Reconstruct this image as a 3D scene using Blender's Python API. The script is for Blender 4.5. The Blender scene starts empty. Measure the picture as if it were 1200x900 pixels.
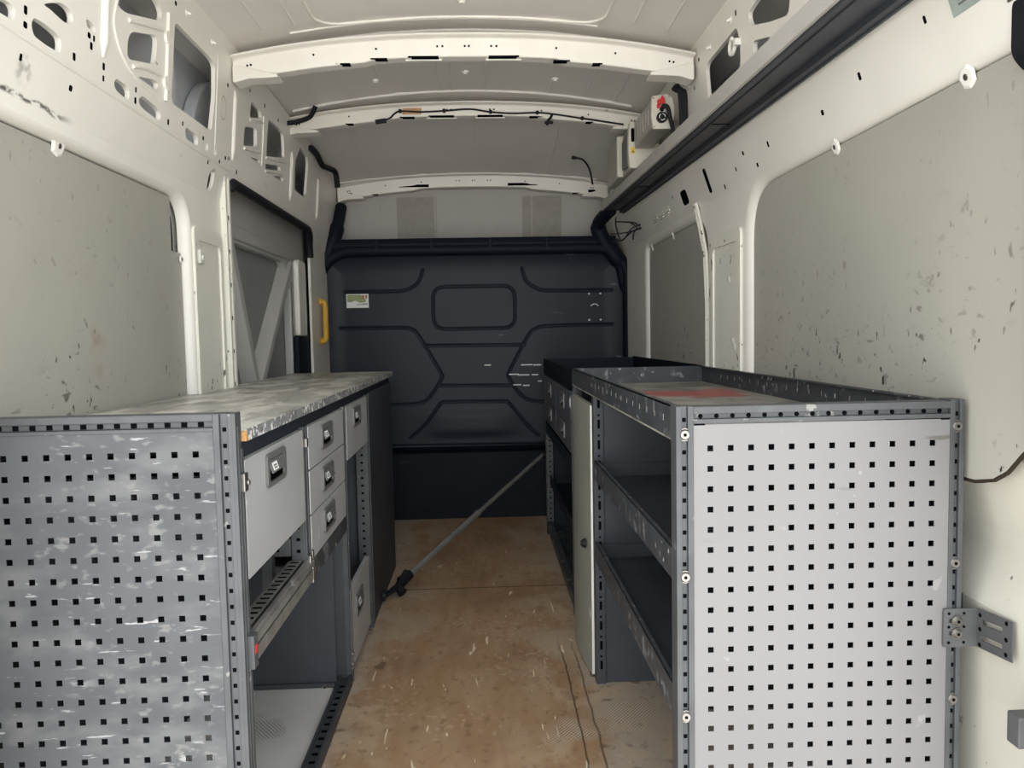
# Interior of a white panel van fitted with steel workshop racking, seen from the open rear doors.
# Metres.  X to the right, Y towards the cab, Z up; the load floor is Z = 0.
import bpy, bmesh, math, random
from mathutils import Vector, Matrix
from mathutils.geometry import tessellate_polygon
random.seed(11)
C = bpy.context.scene.collection
PI = math.pi

# ------------------------------------------------------------------ materials
MATS = {}
def lin(r, g, b):
    f = lambda c: (c / 255 / 12.92) if c / 255 <= .04045 else ((c / 255 + .055) / 1.055) ** 2.4
    return (f(r), f(g), f(b), 1)

def mat(name, col, rough=.5, metal=0.0, mottle=None, marks=(), bump=None, spec=.5, extra=None):
    """mottle = (scale, amount);  marks = [(colour, scale, (sx,sy,sz), threshold, softness, patch_scale, patch_threshold)]"""
    m = bpy.data.materials.new(name); m.use_nodes = True
    nt = m.node_tree; N = nt.nodes; L = nt.links
    bs = N['Principled BSDF']
    bs.inputs['Roughness'].default_value = rough
    bs.inputs['Metallic'].default_value = metal
    bs.inputs['Specular IOR Level'].default_value = spec
    if not mottle and not marks and not bump and not extra:
        bs.inputs['Base Color'].default_value = col
        MATS[name] = m; return m
    geo = N.new('ShaderNodeNewGeometry'); pos = geo.outputs['Position']
    rgb = N.new('ShaderNodeRGB'); rgb.outputs[0].default_value = col
    cur = rgb.outputs[0]
    def mix(fac, a, b, mode='MIX'):
        x = N.new('ShaderNodeMix'); x.data_type = 'RGBA'; x.blend_type = mode
        if isinstance(fac, float): x.inputs[0].default_value = fac
        else: L.new(fac, x.inputs[0])
        for s, v in ((6, a), (7, b)):
            if isinstance(v, tuple): x.inputs[s].default_value = v
            else: L.new(v, x.inputs[s])
        return x.outputs[2]
    def noise(scale, sxyz=(1, 1, 1), detail=4, rot=(0, 0, 0), off=(0, 0, 0), dist=0.0):
        mp = N.new('ShaderNodeMapping'); L.new(pos, mp.inputs[0])
        mp.inputs['Scale'].default_value = sxyz; mp.inputs['Rotation'].default_value = rot; mp.inputs['Location'].default_value = off
        n = N.new('ShaderNodeTexNoise'); L.new(mp.outputs[0], n.inputs['Vector'])
        n.inputs['Scale'].default_value = scale; n.inputs['Detail'].default_value = detail; n.inputs['Distortion'].default_value = dist
        return n.outputs['Fac']
    def ramp(v, lo, hi):
        r = N.new('ShaderNodeMapRange'); L.new(v, r.inputs[0])
        r.inputs[1].default_value = lo; r.inputs[2].default_value = hi; r.interpolation_type = 'SMOOTHSTEP'
        return r.outputs[0]
    def math_(op, a, b):
        x = N.new('ShaderNodeMath'); x.operation = op
        for i, v in enumerate((a, b)):
            if isinstance(v, (float, int)): x.inputs[i].default_value = v
            else: L.new(v, x.inputs[i])
        return x.outputs[0]
    if mottle:
        n = noise(mottle[0], detail=6)
        d = tuple(c * (1 - mottle[1]) for c in col[:3]) + (1,)
        cur = mix(ramp(n, .35, .68), cur, d)
    for i, (mc, sc, sx, th, soft, psc, pth) in enumerate(marks):
        a = noise(sc, sx, 7, (.3 * i, .5 * i + .2, .7 * i), (i * 3.1, i * 1.7, i * 5.3), .15)
        b = noise(psc, (1, 1, 1), 2, (0, 0, 0), (i * 7.7 + 2, i * 2.9, 4.4))
        f = math_('MULTIPLY', ramp(a, th, th + soft), ramp(b, pth, pth + .08))
        cur = mix(f, cur, mc)
    if extra:
        cur = extra(N, L, pos, cur, mix, noise, ramp, math_)
    L.new(cur, bs.inputs['Base Color'])
    if bump:
        n = noise(bump[0], bump[2] if len(bump) > 2 else (1, 1, 1), 5)
        b = N.new('ShaderNodeBump'); b.inputs['Strength'].default_value = bump[1]; b.inputs['Distance'].default_value = .004
        L.new(n, b.inputs['Height']); L.new(b.outputs[0], bs.inputs['Normal'])
    MATS[name] = m; return m

DARKMARK = (.035, .033, .03, 1)
mat('white_paint', (.80, .78, .72, 1), .38, mottle=(3.0, .06),
    marks=[((.34, .30, .25, 1), 16, (1, .5, 1.2), .665, .06, 2.2, .53), (DARKMARK, 34, (1, .6, 1.6), .72, .03, 3.1, .57)])
mat('pillar_paint', (.78, .77, .69, 1), .40, mottle=(5.0, .06),
    marks=[((.12, .11, .09, 1), 34, (1, 1.3, .8), .625, .03, 5.0, .50), ((.9, .9, .86, 1), 38, (1, 1, .5), .68, .03, 5.0, .52)])
mat('roof_paint', (.74, .715, .68, 1), .45, mottle=(2.0, .05))
mat('beam_paint', (.78, .755, .70, 1), .38, mottle=(6.0, .05), marks=[((.36, .31, .25, 1), 20, (1, 1, 1), .68, .05, 4, .56)])
def board_extra(N, L, pos, cur, mix, noise, ramp, math_):
    sep = N.new('ShaderNodeSeparateXYZ'); L.new(pos, sep.inputs[0])
    low = ramp(sep.outputs['Z'], 1.42, .98)      # scuffs gather just above the racking
    a = noise(34, (1, .8, 1.3), 7, (.5, .1, .2), (3, 1, 2), .5); b = noise(3.0, (1, 1, 1), 2, (0, 0, 0), (9, 3, 1))
    f = math_('MULTIPLY', math_('MULTIPLY', ramp(a, .595, .70), ramp(b, .43, .58)), math_('ADD', math_('MULTIPLY', low, .75), .14))
    cur = mix(f, cur, (.085, .08, .07, 1))
    c = noise(60, (1, .8, .4), 3, (.9, .3, .1), (1, 8, 5), .3)
    f2 = math_('MULTIPLY', math_('MULTIPLY', ramp(c, .67, .70), ramp(b, .40, .50)), math_('ADD', math_('MULTIPLY', low, .8), .25))
    cur = mix(f2, cur, (.03, .028, .025, 1))
    d = noise(2.2, (1, 1, 1), 3, (0, 0, 0), (5, 5, 5))
    e = noise(8.0, (1, 1, 1), 4, (0, 0, 0), (2, 7, 1))
    f3 = math_('MULTIPLY', math_('MULTIPLY', ramp(d, .52, .60), ramp(e, .50, .62)), math_('MULTIPLY', low, ramp(sep.outputs['X'], .1, -.1)))
    return mix(math_('MULTIPLY', f3, .55), cur, (.26, .13, .075, 1))
mat('lining_grey', (.385, .375, .33, 1), .42, mottle=(1.6, .10), extra=board_extra)
mat('frame_steel', (.085, .089, .094, 1), .5, spec=.25, metal=.25, mottle=(14, .18),
    marks=[((.20, .20, .19, 1), 34, (1, 1, 1), .64, .05, 6, .47)])
mat('lip_steel', (.065, .07, .078, 1), .5, spec=.3, metal=.3, mottle=(14, .2),
    marks=[((.20, .20, .20, 1), 24, (1, 1, .8), .56, .12, 4, .42), ((.42, .42, .42, 1), 60, (1, .8, .7), .62, .05, 7, .46)])
mat('worn_panel', (.085, .091, .098, 1), .55, spec=.2, metal=.25, mottle=(5, .14),
    marks=[((.125, .128, .13, 1), 11, (.7, 1, 1.4), .46, .26, 2.6, .42), ((.15, .15, .15, 1), 50, (.7, 1, 1.3), .56, .14, 2.8, .48), ((.42, .42, .41, 1), 34, (.6, 1, 1.5), .55, .12, 3.0, .645), ((.28, .28, .28, 1), 90, (.16, 1, 1.2), .655, .03, 3, .44)])
mat('light_panel', (.19, .188, .19, 1), .5, spec=.25, metal=.1, mottle=(3, .05),
    marks=[((.12, .115, .105, 1), 16, (.4, 1, 2.2), .66, .06, 3, .54), ((.24, .24, .24, 1), 30, (1, 1, 1), .67, .05, 4, .5)])
mat('drawer_grey', (.42, .425, .425, 1), .42, metal=.1, mottle=(6, .08),
    marks=[((.62, .62, .60, 1), 22, (1, 1.5, .6), .67, .05, 5, .5), ((.20, .19, .16, 1), 26, (1, 1, 1), .70, .05, 5, .52)])
mat('dark_drawer', (.11, .115, .13, 1), .45, metal=.1, mottle=(6, .1))
mat('handle_grey', (.12, .12, .118, 1), .4)
mat('divider_grey', (.055, .06, .07, 1), .55, spec=.3, metal=.15, mottle=(4, .2))
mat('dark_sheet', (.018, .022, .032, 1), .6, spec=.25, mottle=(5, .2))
mat('hole_black', (.004, .004, .005, 1), .9, spec=0.0)  # black stands in for the shade inside holes, slots and gaps
mat('rubber', (.008, .009, .012, 1), .6, spec=.25)
mat('zinc', (.24, .23, .215, 1), .30, metal=.85)
mat('bright_edge', (.74, .735, .68, 1), .42, mottle=(12, .10))
mat('sage_door', (.33, .34, .29, 1), .42, mottle=(4, .12), marks=[((.66, .66, .6, 1), 26, (1, 1, .6), .67, .05, 5, .5), ((.12, .10, .08, 1), 20, (1, 1, 1), .69, .05, 4, .5)])
def hexwear(N, L, pos, cur, mix, noise, ramp, math_, dark, psc, pth, amt):
    mp = N.new('ShaderNodeMapping'); L.new(pos, mp.inputs[0]); mp.inputs['Scale'].default_value = (1, .8, 0); mp.inputs['Rotation'].default_value = (0, 0, PI / 4)
    v = N.new('ShaderNodeTexVoronoi'); L.new(mp.outputs[0], v.inputs['Vector']); v.inputs['Scale'].default_value = 125; v.inputs['Randomness'].default_value = 0
    n = noise(psc, (1, 1, 1), 3, (0, 0, 0), (4, 2, 8))
    f = math_('MULTIPLY', math_('MULTIPLY', ramp(v.outputs['Distance'], .42, .30), ramp(n, pth, pth + .10)), amt)
    return mix(f, cur, dark)
mat('tray_board', (.66, .645, .62, 1), .5, mottle=(6, .10), extra=lambda N, L, pos, cur, mix, noise, ramp, math_: hexwear(N, L, pos, cur, mix, noise, ramp, math_, (.16, .15, .14, 1), 4.2, .60, .9))
def floor_extra(N, L, pos, cur, mix, noise, ramp, math_):
    sep = N.new('ShaderNodeSeparateXYZ'); L.new(pos, sep.inputs[0]); x, y = sep.outputs['X'], sep.outputs['Y']
    grain = noise(5, (3.0, .7, 1), 7, (0, 0, 0), (1, 2, 3), .5)
    cur = mix(math_('MULTIPLY', ramp(grain, .35, .68), .6), cur, (.46, .32, .20, 1))
    big = noise(2.3, (1, 1, 1), 5, (0, 0, 0), (6, 1, 2), .4)
    cur = mix(math_('MULTIPLY', ramp(big, .46, .70), .45), cur, (.20, .115, .066, 1))
    # grey worn strip outside the walked aisle
    wob = math_('MULTIPLY', math_('SUBTRACT', noise(4.5, (1, 1, 1), 5), .5), .22)
    edge = math_('ADD', math_('ABSOLUTE', math_('ADD', x, .055), 0), wob)
    cur = mix(math_('MULTIPLY', ramp(edge, .335, .42), .85), cur, (.43, .37, .30, 1))
    pale = noise(6.5, (1, .8, 1), 6, (0, 0, 0), (11, 2, 5), .6)
    near = math_('ADD', math_('MULTIPLY', ramp(edge, .10, .34), .75), .15)
    cur = mix(math_('MULTIPLY', math_('MULTIPLY', ramp(pale, .50, .66), near), .8), cur, (.52, .39, .26, 1))
    fine = noise(55, (1, .8, 1), 4, (0, 0, 0), (5, 2, 1), .2); fpat = noise(3.6, (1, 1, 1), 3, (0, 0, 0), (7, 7, 1))
    cur = mix(math_('MULTIPLY', math_('MULTIPLY', ramp(fine, .54, .68), ramp(fpat, .42, .58)), .55), cur, (.60, .47, .33, 1))
    dk = noise(38, (1, .7, 1), 4, (0, 0, 0), (2, 8, 3), .2)
    cur = mix(math_('MULTIPLY', ramp(dk, .56, .70), .5), cur, (.15, .09, .055, 1))
    # raised anti-slip lattice, worn pale or dark
    mp = N.new('ShaderNodeMapping'); L.new(pos, mp.inputs[0]); mp.inputs['Scale'].default_value = (1, .8, 0); mp.inputs['Rotation'].default_value = (0, 0, PI / 4)
    v = N.new('ShaderNodeTexVoronoi'); L.new(mp.outputs[0], v.inputs['Vector']); v.inputs['Scale'].default_value = 125; v.inputs['Randomness'].default_value = 0
    pn = noise(3.4, (1, 1, 1), 4, (0, 0, 0), (4, 9, 8))
    f = math_('MULTIPLY', math_('MULTIPLY', ramp(v.outputs['Distance'], .34, .46), ramp(pn, .47, .60)), math_('ADD', math_('MULTIPLY', ramp(edge, .10, .30), .75), .08))
    cur = mix(f, cur, (.64, .53, .40, 1))
    f = math_('MULTIPLY', math_('MULTIPLY', ramp(v.outputs['Distance'], .40, .28), ramp(pn, .47, .60)), math_('ADD', math_('MULTIPLY', ramp(edge, .10, .30), .55), .05))
    cur = mix(f, cur, (.11, .08, .055, 1))
    # scratches and two long cracks, one joint across
    sc = noise(17, (2.6, .42, 1), 2, (0, 0, .25), (2, 2, 2), .8); sm = noise(3.2, (1, 1, 1), 2, (0, 0, 0), (1, 1, 9))
    cur = mix(math_('MULTIPLY', ramp(sc, .695, .715), ramp(sm, .46, .52)), cur, (.80, .68, .50, 1))
    for xo, k in ((.262, .9), (.308, .8)):
        w = math_('MULTIPLY', math_('SUBTRACT', noise(3, (1, 1, 1), 3), .5), .05)
        d = math_('ABSOLUTE', math_('ADD', math_('SUBTRACT', x, xo), w), 0)
        f = math_('MULTIPLY', math_('MULTIPLY', ramp(d, .0045, .001), ramp(y, 2.9, 2.6)), k)
        cur = mix(f, cur, (.09, .055, .035, 1))
    d = math_('ABSOLUTE', math_('SUBTRACT', y, 3.44), 0)
    cur = mix(math_('MULTIPLY', ramp(d, .010, .003), .75), cur, (.05, .033, .022, 1))
    d1 = noise(7, (1, 1, 1), 3, (0, 0, 0), (3, 12, 4))
    f = math_('MULTIPLY', math_('MULTIPLY', ramp(d1, .64, .70), ramp(edge, .26, .34)), .8)
    return mix(f, cur, (.14, .085, .05, 1))
mat('ply_floor', (.37, .225, .122, 1), .50, extra=floor_extra, bump=(30, .15))
mat('bulkhead_plastic', (.0065, .0115, .0225, 1), .5, spec=.3, mottle=(3, .15), marks=[((.16, .17, .19, 1), 14, (.5, 1, 1.5), .66, .10, 2.2, .52)])
mat('bulkhead_scratch', (.62, .62, .62, 1), .5)
mat('navy_trim', (.004, .007, .015, 1), .6, spec=.2)
def work_extra(N, L, pos, cur, mix, noise, ramp, math_):
    a = noise(5.0, (1.8, .7, 1), 8, (0, 0, .5), (2, 2, 2), .5)
    cur = mix(math_('MULTIPLY', ramp(a, .44, .58), .9), cur, (.60, .58, .52, 1))
    b = noise(6.0, (2.2, .6, 1), 8, (0, 0, .25), (8, 2, 1), .5)
    cur = mix(math_('MULTIPLY', ramp(b, .51, .64), .8), cur, (.16, .155, .14, 1))
    c = noise(26, (2.5, .5, 1), 5, (0, 0, .35), (1, 9, 1), .3)
    return mix(math_('MULTIPLY', ramp(c, .58, .70), .6), cur, (.66, .64, .58, 1))
mat('worn_worktop', (.34, .33, .30, 1), .36, extra=work_extra)
mat('worktop_edge', (.22, .225, .23, 1), .45, mottle=(30, .35), marks=[((.72, .71, .69, 1), 75, (1, 1, 1), .53, .06, 9, .35)])
def tray_extra(N, L, pos, cur, mix, noise, ramp, math_):
    sep = N.new('ShaderNodeSeparateXYZ'); L.new(pos, sep.inputs[0]); x, y = sep.outputs['X'], sep.outputs['Y']
    n = noise(7, (1, 1, 1), 6, (0, 0, 0), (3, 3, 1), .5)
    cur = mix(ramp(n, .4, .64), cur, (.15, .14, .125, 1))
    yy = math_('ADD', y, math_('MULTIPLY', math_('SUBTRACT', n, .5), .5))
    f = math_('MULTIPLY', ramp(yy, 2.28, 2.40), ramp(yy, 2.62, 2.50))
    xx = math_('MULTIPLY', ramp(x, .42, .52), ramp(x, .86, .80))
    return mix(math_('MULTIPLY', math_('MULTIPLY', f, xx), .8), cur, (.36, .055, .05, 1))
mat('stained_tray', (.30, .285, .25, 1), .5, extra=tray_extra)
mat('shelf_aluminium', (.50, .485, .46, 1), .42, metal=.25, mottle=(5, .06))
mat('shelf_under', (.062, .066, .080, 1), .5, metal=.1, mottle=(4, .35))  # bluish tint of deep shadow put into the underside colour
mat('cream_plastic', (.60, .575, .50, 1), .45, mottle=(8, .06))
mat('cream_case', (.40, .385, .34, 1), .45, mottle=(8, .06))
mat('red_plastic', (.55, .03, .03, 1), .4)
mat('yellow_plastic', (.62, .36, .03, 1), .45)
mat('warning_yellow', (.75, .52, .04, 1), .5)
mat('sticker_white', (.72, .74, .70, 1), .45)
mat('sticker_green', (.28, .32, .14, 1), .5)
mat('sticker_brown', (.36, .15, .06, 1), .5)
mat('sticker_teal', (.34, .40, .37, 1), .5, mottle=(40, .15))
mat('copper_tape', (.52, .30, .17, 1), .5, mottle=(40, .25))
mat('bare_wood', (.55, .30, .11, 1), .6, mottle=(60, .2))
mat('bar_steel', (.28, .27, .25, 1), .38, metal=.5, mottle=(12, .2))
mat('clear_clip', (.80, .79, .74, 1), .22)
mat('door_grey', (.42, .42, .40, 1), .45, mottle=(2.5, .08))
mat('door_skin', (.26, .265, .26, 1), .5, mottle=(3, .08))
mat('outer_paint', (.62, .64, .67, 1), .45, mottle=(2, .1))
mat('bracket_grey', (.12, .123, .127, 1), .5, spec=.25, metal=.4, mottle=(20, .15))
mat('handle_label', (.80, .80, .78, 1), .5)

# ------------------------------------------------------------------ mesh builder
class MB:
    def __init__(s): s.v, s.f, s.m, s.cur = [], [], [], 0
    def use(s, i): s.cur = i; return s
    def face(s, ids): s.f.append(tuple(ids)); s.m.append(s.cur)
    def add(s, vs, fs):
        b = len(s.v); s.v += [tuple(p) for p in vs]
        for f in fs: s.face([b + i for i in f])
        return s
    def box(s, x0, x1, y0, y1, z0, z1):
        x0, x1 = sorted((x0, x1)); y0, y1 = sorted((y0, y1)); z0, z1 = sorted((z0, z1))
        return s.add([(x0, y0, z0), (x1, y0, z0), (x1, y1, z0), (x0, y1, z0), (x0, y0, z1), (x1, y0, z1), (x1, y1, z1), (x0, y1, z1)],
                     [(0, 3, 2, 1), (4, 5, 6, 7), (0, 1, 5, 4), (1, 2, 6, 5), (2, 3, 7, 6), (3, 0, 4, 7)])
    def loft(s, rings, closed=True, caps=True):
        n = len(rings[0]); b = len(s.v)
        for r in rings: s.v += [tuple(p) for p in r]
        for k in range(len(rings) - 1):
            for i in range(n if closed else n - 1):
                j = (i + 1) % n
                s.face([b + k * n + i, b + k * n + j, b + (k + 1) * n + j, b + (k + 1) * n + i])
        if caps and closed:
            s.face([b + i for i in range(n)][::-1]); s.face([b + (len(rings) - 1) * n + i for i in range(n)])
        return s
    def prism(s, pts, axis, a, b):
        def P(p, t): return {'x': (t, p[0], p[1]), 'y': (p[0], t, p[1]), 'z': (p[0], p[1], t)}[axis]
        return s.loft([[P(p, a) for p in pts], [P(p, b) for p in pts]])
    def tube(s, path, r, n=8, closed=False, flat=1.0):
        P = [Vector(p) for p in path]; rings = []
        up = None
        for i, p in enumerate(P):
            if closed: t = P[(i + 1) % len(P)] - P[i - 1]
            else: t = P[min(i + 1, len(P) - 1)] - P[max(i - 1, 0)]
            t.normalize()
            if up is None:
                up = t.orthogonal().normalized()
            up = (up - t * up.dot(t)); 
            if up.length < 1e-6: up = t.orthogonal()
            up.normalize(); sd = t.cross(up)
            rr = r[i] if isinstance(r, (list, tuple)) else r
            rings.append([p + up * (rr * math.cos(2 * PI * k / n)) + sd * (rr * flat * math.sin(2 * PI * k / n)) for k in range(n)])
        if closed: rings.append(rings[0])
        return s.loft(rings, True, not closed)
    def cyl(s, p0, p1, r, n=14, r1=None):
        return s.tube([p0, p1], [r, r if r1 is None else r1], n)
    def plate(s, loops, axis, a, b):
        """flat sheet with holes: loops[0] the outline, the rest holes, 2D; solid from a to b along axis"""
        def P(p, t): return {'x': (t, p[0], p[1]), 'y': (p[0], t, p[1]), 'z': (p[0], p[1], t)}[axis]
        tris = tessellate_polygon([[Vector((p[0], p[1], 0)) for p in l] for l in loops])
        flat = [p for l in loops for p in l]; n = len(flat); o = len(s.v)
        s.v += [P(p, a) for p in flat] + [P(p, b) for p in flat]
        for t in tris:
            s.face([o + i for i in t]); s.face([o + n + i for i in reversed(t)])
        k = 0
        for l in loops:
            for i in range(len(l)):
                j = (i + 1) % len(l); s.face([o + k + i, o + k + j, o + n + k + j, o + n + k + i])
            k += len(l)
        return s
    def perf(s, xs, zs, x0, x1, z0, z1, y0, y1, h):
        """sheet facing -Y with square holes of half-size h centred on xs by zs"""
        X = [x0] + [c + d for c in sorted(xs) for d in (-h, h)] + [x1]
        Z = [z0] + [c + d for c in sorted(zs) for d in (-h, h)] + [z1]
        nx, nz = len(X), len(Z); o = len(s.v)
        s.v += [(x, y0, z) for z in Z for x in X] + [(x, y1, z) for z in Z for x in X]
        A = lambda i, j: o + j * nx + i
        B = lambda i, j: o + nx * nz + j * nx + i
        hole = lambda i, j: i % 2 == 1 and j % 2 == 1 and 0 < i < nx - 1 and 0 < j < nz - 1
        for j in range(nz - 1):
            for i in range(nx - 1):
                if hole(i, j):
                    for p, q in (((i, j), (i + 1, j)), ((i + 1, j), (i + 1, j + 1)), ((i + 1, j + 1), (i, j + 1)), ((i, j + 1), (i, j))):
                        s.face([A(*p), A(*q), B(*q), B(*p)])
                else:
                    s.face([A(i, j), A(i + 1, j), A(i + 1, j + 1), A(i, j + 1)]); s.face([B(i, j), B(i, j + 1), B(i + 1, j + 1), B(i + 1, j)])
        for i in range(nx - 1):
            s.face([A(i, 0), A(i + 1, 0), B(i + 1, 0), B(i, 0)]); s.face([A(i, nz - 1), A(i + 1, nz - 1), B(i + 1, nz - 1), B(i, nz - 1)])
        for j in range(nz - 1):
            s.face([A(0, j), A(0, j + 1), B(0, j + 1), B(0, j)]); s.face([A(nx - 1, j), A(nx - 1, j + 1), B(nx - 1, j + 1), B(nx - 1, j)])
        return s
    def build(s, name, mats, parent=None, bevel=0, smooth=0, seg=2):
        mats = [mats] if isinstance(mats, str) else mats
        me = bpy.data.meshes.new(name)
        lo = Vector([min(p[i] for p in s.v) for i in range(3)]); hi = Vector([max(p[i] for p in s.v) for i in range(3)])
        c = (lo + hi) / 2
        if parent is None: c.z = lo.z
        me.from_pydata([tuple(Vector(p) - c) for p in s.v], [], s.f)
        for m in mats: me.materials.append(MATS[m])
        me.polygons.foreach_set('material_index', s.m)
        bm = bmesh.new(); bm.from_mesh(me); bmesh.ops.recalc_face_normals(bm, faces=bm.faces); bm.to_mesh(me); bm.free()
        o = bpy.data.objects.new(name, me); C.objects.link(o)
        put(o, c, parent)
        if bevel:
            b = o.modifiers.new('edge', 'BEVEL'); b.width = bevel; b.segments = seg; b.limit_method = 'ANGLE'; b.angle_limit = math.radians(40)
        if smooth:
            me.polygons.foreach_set('use_smooth', [True] * len(me.polygons)); me.set_sharp_from_angle(angle=math.radians(smooth))
        return o

WORLD_AT = {}
def put(o, w, parent):
    WORLD_AT[o.name] = Vector(w)
    if parent is not None:
        o.parent = parent; o.location = Vector(w) - WORLD_AT[parent.name]
    else: o.location = w
def tag(o, label=None, cat=None, group=None, kind=None):
    for k, v in (('label', label), ('category', cat), ('group', group), ('kind', kind)):
        if v: o[k] = v
    return o
def thing(name, label, cat, loc, group=None, kind=None):
    o = bpy.data.objects.new(name, None); o.empty_display_size = .1; C.objects.link(o); put(o, Vector(loc), None)
    return tag(o, label, cat, group, kind)

def arc(cx, cy, r, a0, a1, n=8):
    return [(cx + r * math.cos(math.radians(a0 + (a1 - a0) * i / n)), cy + r * math.sin(math.radians(a0 + (a1 - a0) * i / n))) for i in range(n + 1)]
def fillet(pts, r, n=5):
    """round every corner of a closed 2D polygon; r may be one radius or one per corner"""
    out = []; N = len(pts)
    for i in range(N):
        p = Vector(pts[i]); a = Vector(pts[i - 1]) - p; b = Vector(pts[(i + 1) % N]) - p
        rr = r[i] if isinstance(r, (list, tuple)) else r
        if rr <= 0: out.append(tuple(p)); continue
        k = min(rr, a.length * .45, b.length * .45)
        p0 = p + a.normalized() * k; p1 = p + b.normalized() * k
        for j in range(n + 1):
            t = j / n; out.append(tuple(p0 * (1 - t) ** 2 + p * 2 * t * (1 - t) + p1 * t * t))
    return out
def rect(x0, x1, y0, y1): return [(x0, y0), (x1, y0), (x1, y1), (x0, y1)]
def smooth_path(pts, k=6):
    P = [Vector(p) for p in pts]; out = []
    for i in range(len(P) - 1):
        a = P[max(i - 1, 0)]; b = P[i]; c = P[i + 1]; d = P[min(i + 2, len(P) - 1)]
        for j in range(k):
            t = j / k
            out.append(tuple(.5 * ((2 * b) + (c - a) * t + (2 * a - 5 * b + 4 * c - d) * t * t + (3 * b - a - 3 * c + d) * t ** 3)))
    out.append(tuple(P[-1])); return out
mat('cab_lining', (.40, .385, .365, 1), .6, mottle=(3, .08))
mat('foam_grey', (.31, .295, .27, 1), .7, mottle=(30, .1))
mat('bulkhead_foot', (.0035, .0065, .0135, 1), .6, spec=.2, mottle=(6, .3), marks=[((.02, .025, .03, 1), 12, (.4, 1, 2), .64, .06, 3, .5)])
mat('rail_zinc', (.26, .255, .24, 1), .4, metal=.4, mottle=(18, .3), marks=[((.5, .5, .48, 1), 40, (1, .5, 1), .62, .05, 6, .45)])
mat('arch_paint', (.62, .60, .525, 1), .45, mottle=(3.0, .08), marks=[((.08, .07, .06, 1), 40, (1, 1, .7), .66, .02, 4.0, .54)])
mat('edge_gap_dark', (.035, .026, .02, 1), .8, spec=.1)

# ------------------------------------------------------------------ van body
LCUT = {
    0: [(1.47, 1.792), (1.552, 1.804), (1.569, 1.805), (1.578, 1.798), (1.578, 1.785), (1.572, 1.776), (1.532, 1.774), (1.47, 1.771)],
    1: [(1.672, 1.848), (1.692, 1.859), (1.74, 1.88), (1.768, 1.881), (1.785, 1.875), (1.79, 1.862), (1.78, 1.85), (1.755, 1.844), (1.723, 1.846), (1.697, 1.849)],
    2: [(1.636, 1.801), (1.642, 1.809), (1.675, 1.812), (1.717, 1.81), (1.74, 1.805), (1.744, 1.792), (1.742, 1.777), (1.735, 1.773), (1.683, 1.771), (1.646, 1.773), (1.637, 1.781), (1.633, 1.793)],
    3: [(1.842, 1.886), (1.855, 1.89), (1.882, 1.886), (1.887, 1.874), (1.879, 1.871), (1.85, 1.871)],
    4: [(2.009, 1.976), (2.046, 1.981), (2.117, 2.003), (2.219, 2.033), (2.244, 2.046), (2.248, 2.062), (2.233, 2.077), (2.207, 2.083), (2.179, 2.085), (1.997, 2.019), (1.973, 1.984)],
    5: [(2.069, 1.946), (2.206, 1.989), (2.22, 1.985), (2.222, 1.963), (2.214, 1.917), (2.204, 1.91), (2.067, 1.874), (2.048, 1.876), (2.049, 1.921)],
    6: [(2.108, 1.846), (2.207, 1.87), (2.235, 1.869), (2.236, 1.855), (2.22, 1.846)],
    7: [(1.984, 1.792), (1.995, 1.804), (2.05, 1.803), (2.068, 1.793), (2.066, 1.775), (2.055, 1.769), (1.997, 1.774), (1.985, 1.783)],
    8: [(2.122, 1.794), (2.142, 1.806), (2.228, 1.803), (2.258, 1.794), (2.259, 1.776), (2.242, 1.769), (2.149, 1.773), (2.123, 1.779)],
    9: [(2.337, 2.07), (2.355, 2.078), (2.633, 2.077), (2.675, 2.067), (2.685, 1.969), (2.665, 1.854), (2.641, 1.847), (2.344, 1.844), (2.33, 1.857)],
    10: [(2.44, 1.795), (2.446, 1.804), (2.531, 1.803), (2.546, 1.793), (2.548, 1.775), (2.534, 1.769), (2.448, 1.771)],
    11: [(2.677, 1.715), (2.695, 1.728), (2.72, 1.724), (2.727, 1.708), (2.722, 1.672), (2.703, 1.654), (2.678, 1.658), (2.673, 1.68)],
    12: [(3.079, 2.073), (3.206, 2.07), (3.228, 2.047), (3.068, 2.006)],
    13: [(3.014, 1.958), (3.165, 1.991), (3.174, 1.92), (3.002, 1.883)],
    14: [(3.087, 1.86), (3.199, 1.878), (3.222, 1.877), (3.223, 1.868), (3.191, 1.863)],
    15: [(3.32, 2.07), (3.48, 2.077), (3.565, 2.071), (3.6, 1.973), (3.31, 1.914)],
    16: [(3.302, 1.882), (3.527, 1.921), (3.544, 1.903), (3.509, 1.896), (3.305, 1.86)],
    17: [(3.424, 1.857), (3.585, 1.885), (3.6, 1.873), (3.573, 1.861)],
    18: [(3.883, 2.089), (4.041, 2.077), (4.064, 2.049), (4.044, 1.888), (3.995, 1.866), (3.802, 1.869), (3.795, 2.005)],
    19: [(2.607, 1.795), (2.629, 1.806), (2.639, 1.791), (2.633, 1.773), (2.609, 1.773)],
    20: [(2.688, 1.792), (2.711, 1.803), (2.725, 1.792), (2.714, 1.775), (2.693, 1.776)],
}
LDOT = [(1.612, 1.812), (1.612, 1.783), (1.609, 1.719), (1.796, 1.786), (1.796, 1.717), (1.929, 1.782), (1.929, 1.81), (1.858, 1.856), (1.88, 1.857), (1.869, 1.836), (1.943, 1.876), (2.101, 1.809), (2.1, 1.781), (2.338, 2.129), (2.418, 1.807), (2.312, 1.783), (2.59, 1.807), (2.648, 1.743), (2.75, 1.765), (2.809, 1.793), (2.845, 1.799), (2.935, 1.769), (2.807, 2.045), (3.059, 2.105), (3.257, 2.105), (3.468, 2.105)]
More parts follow.
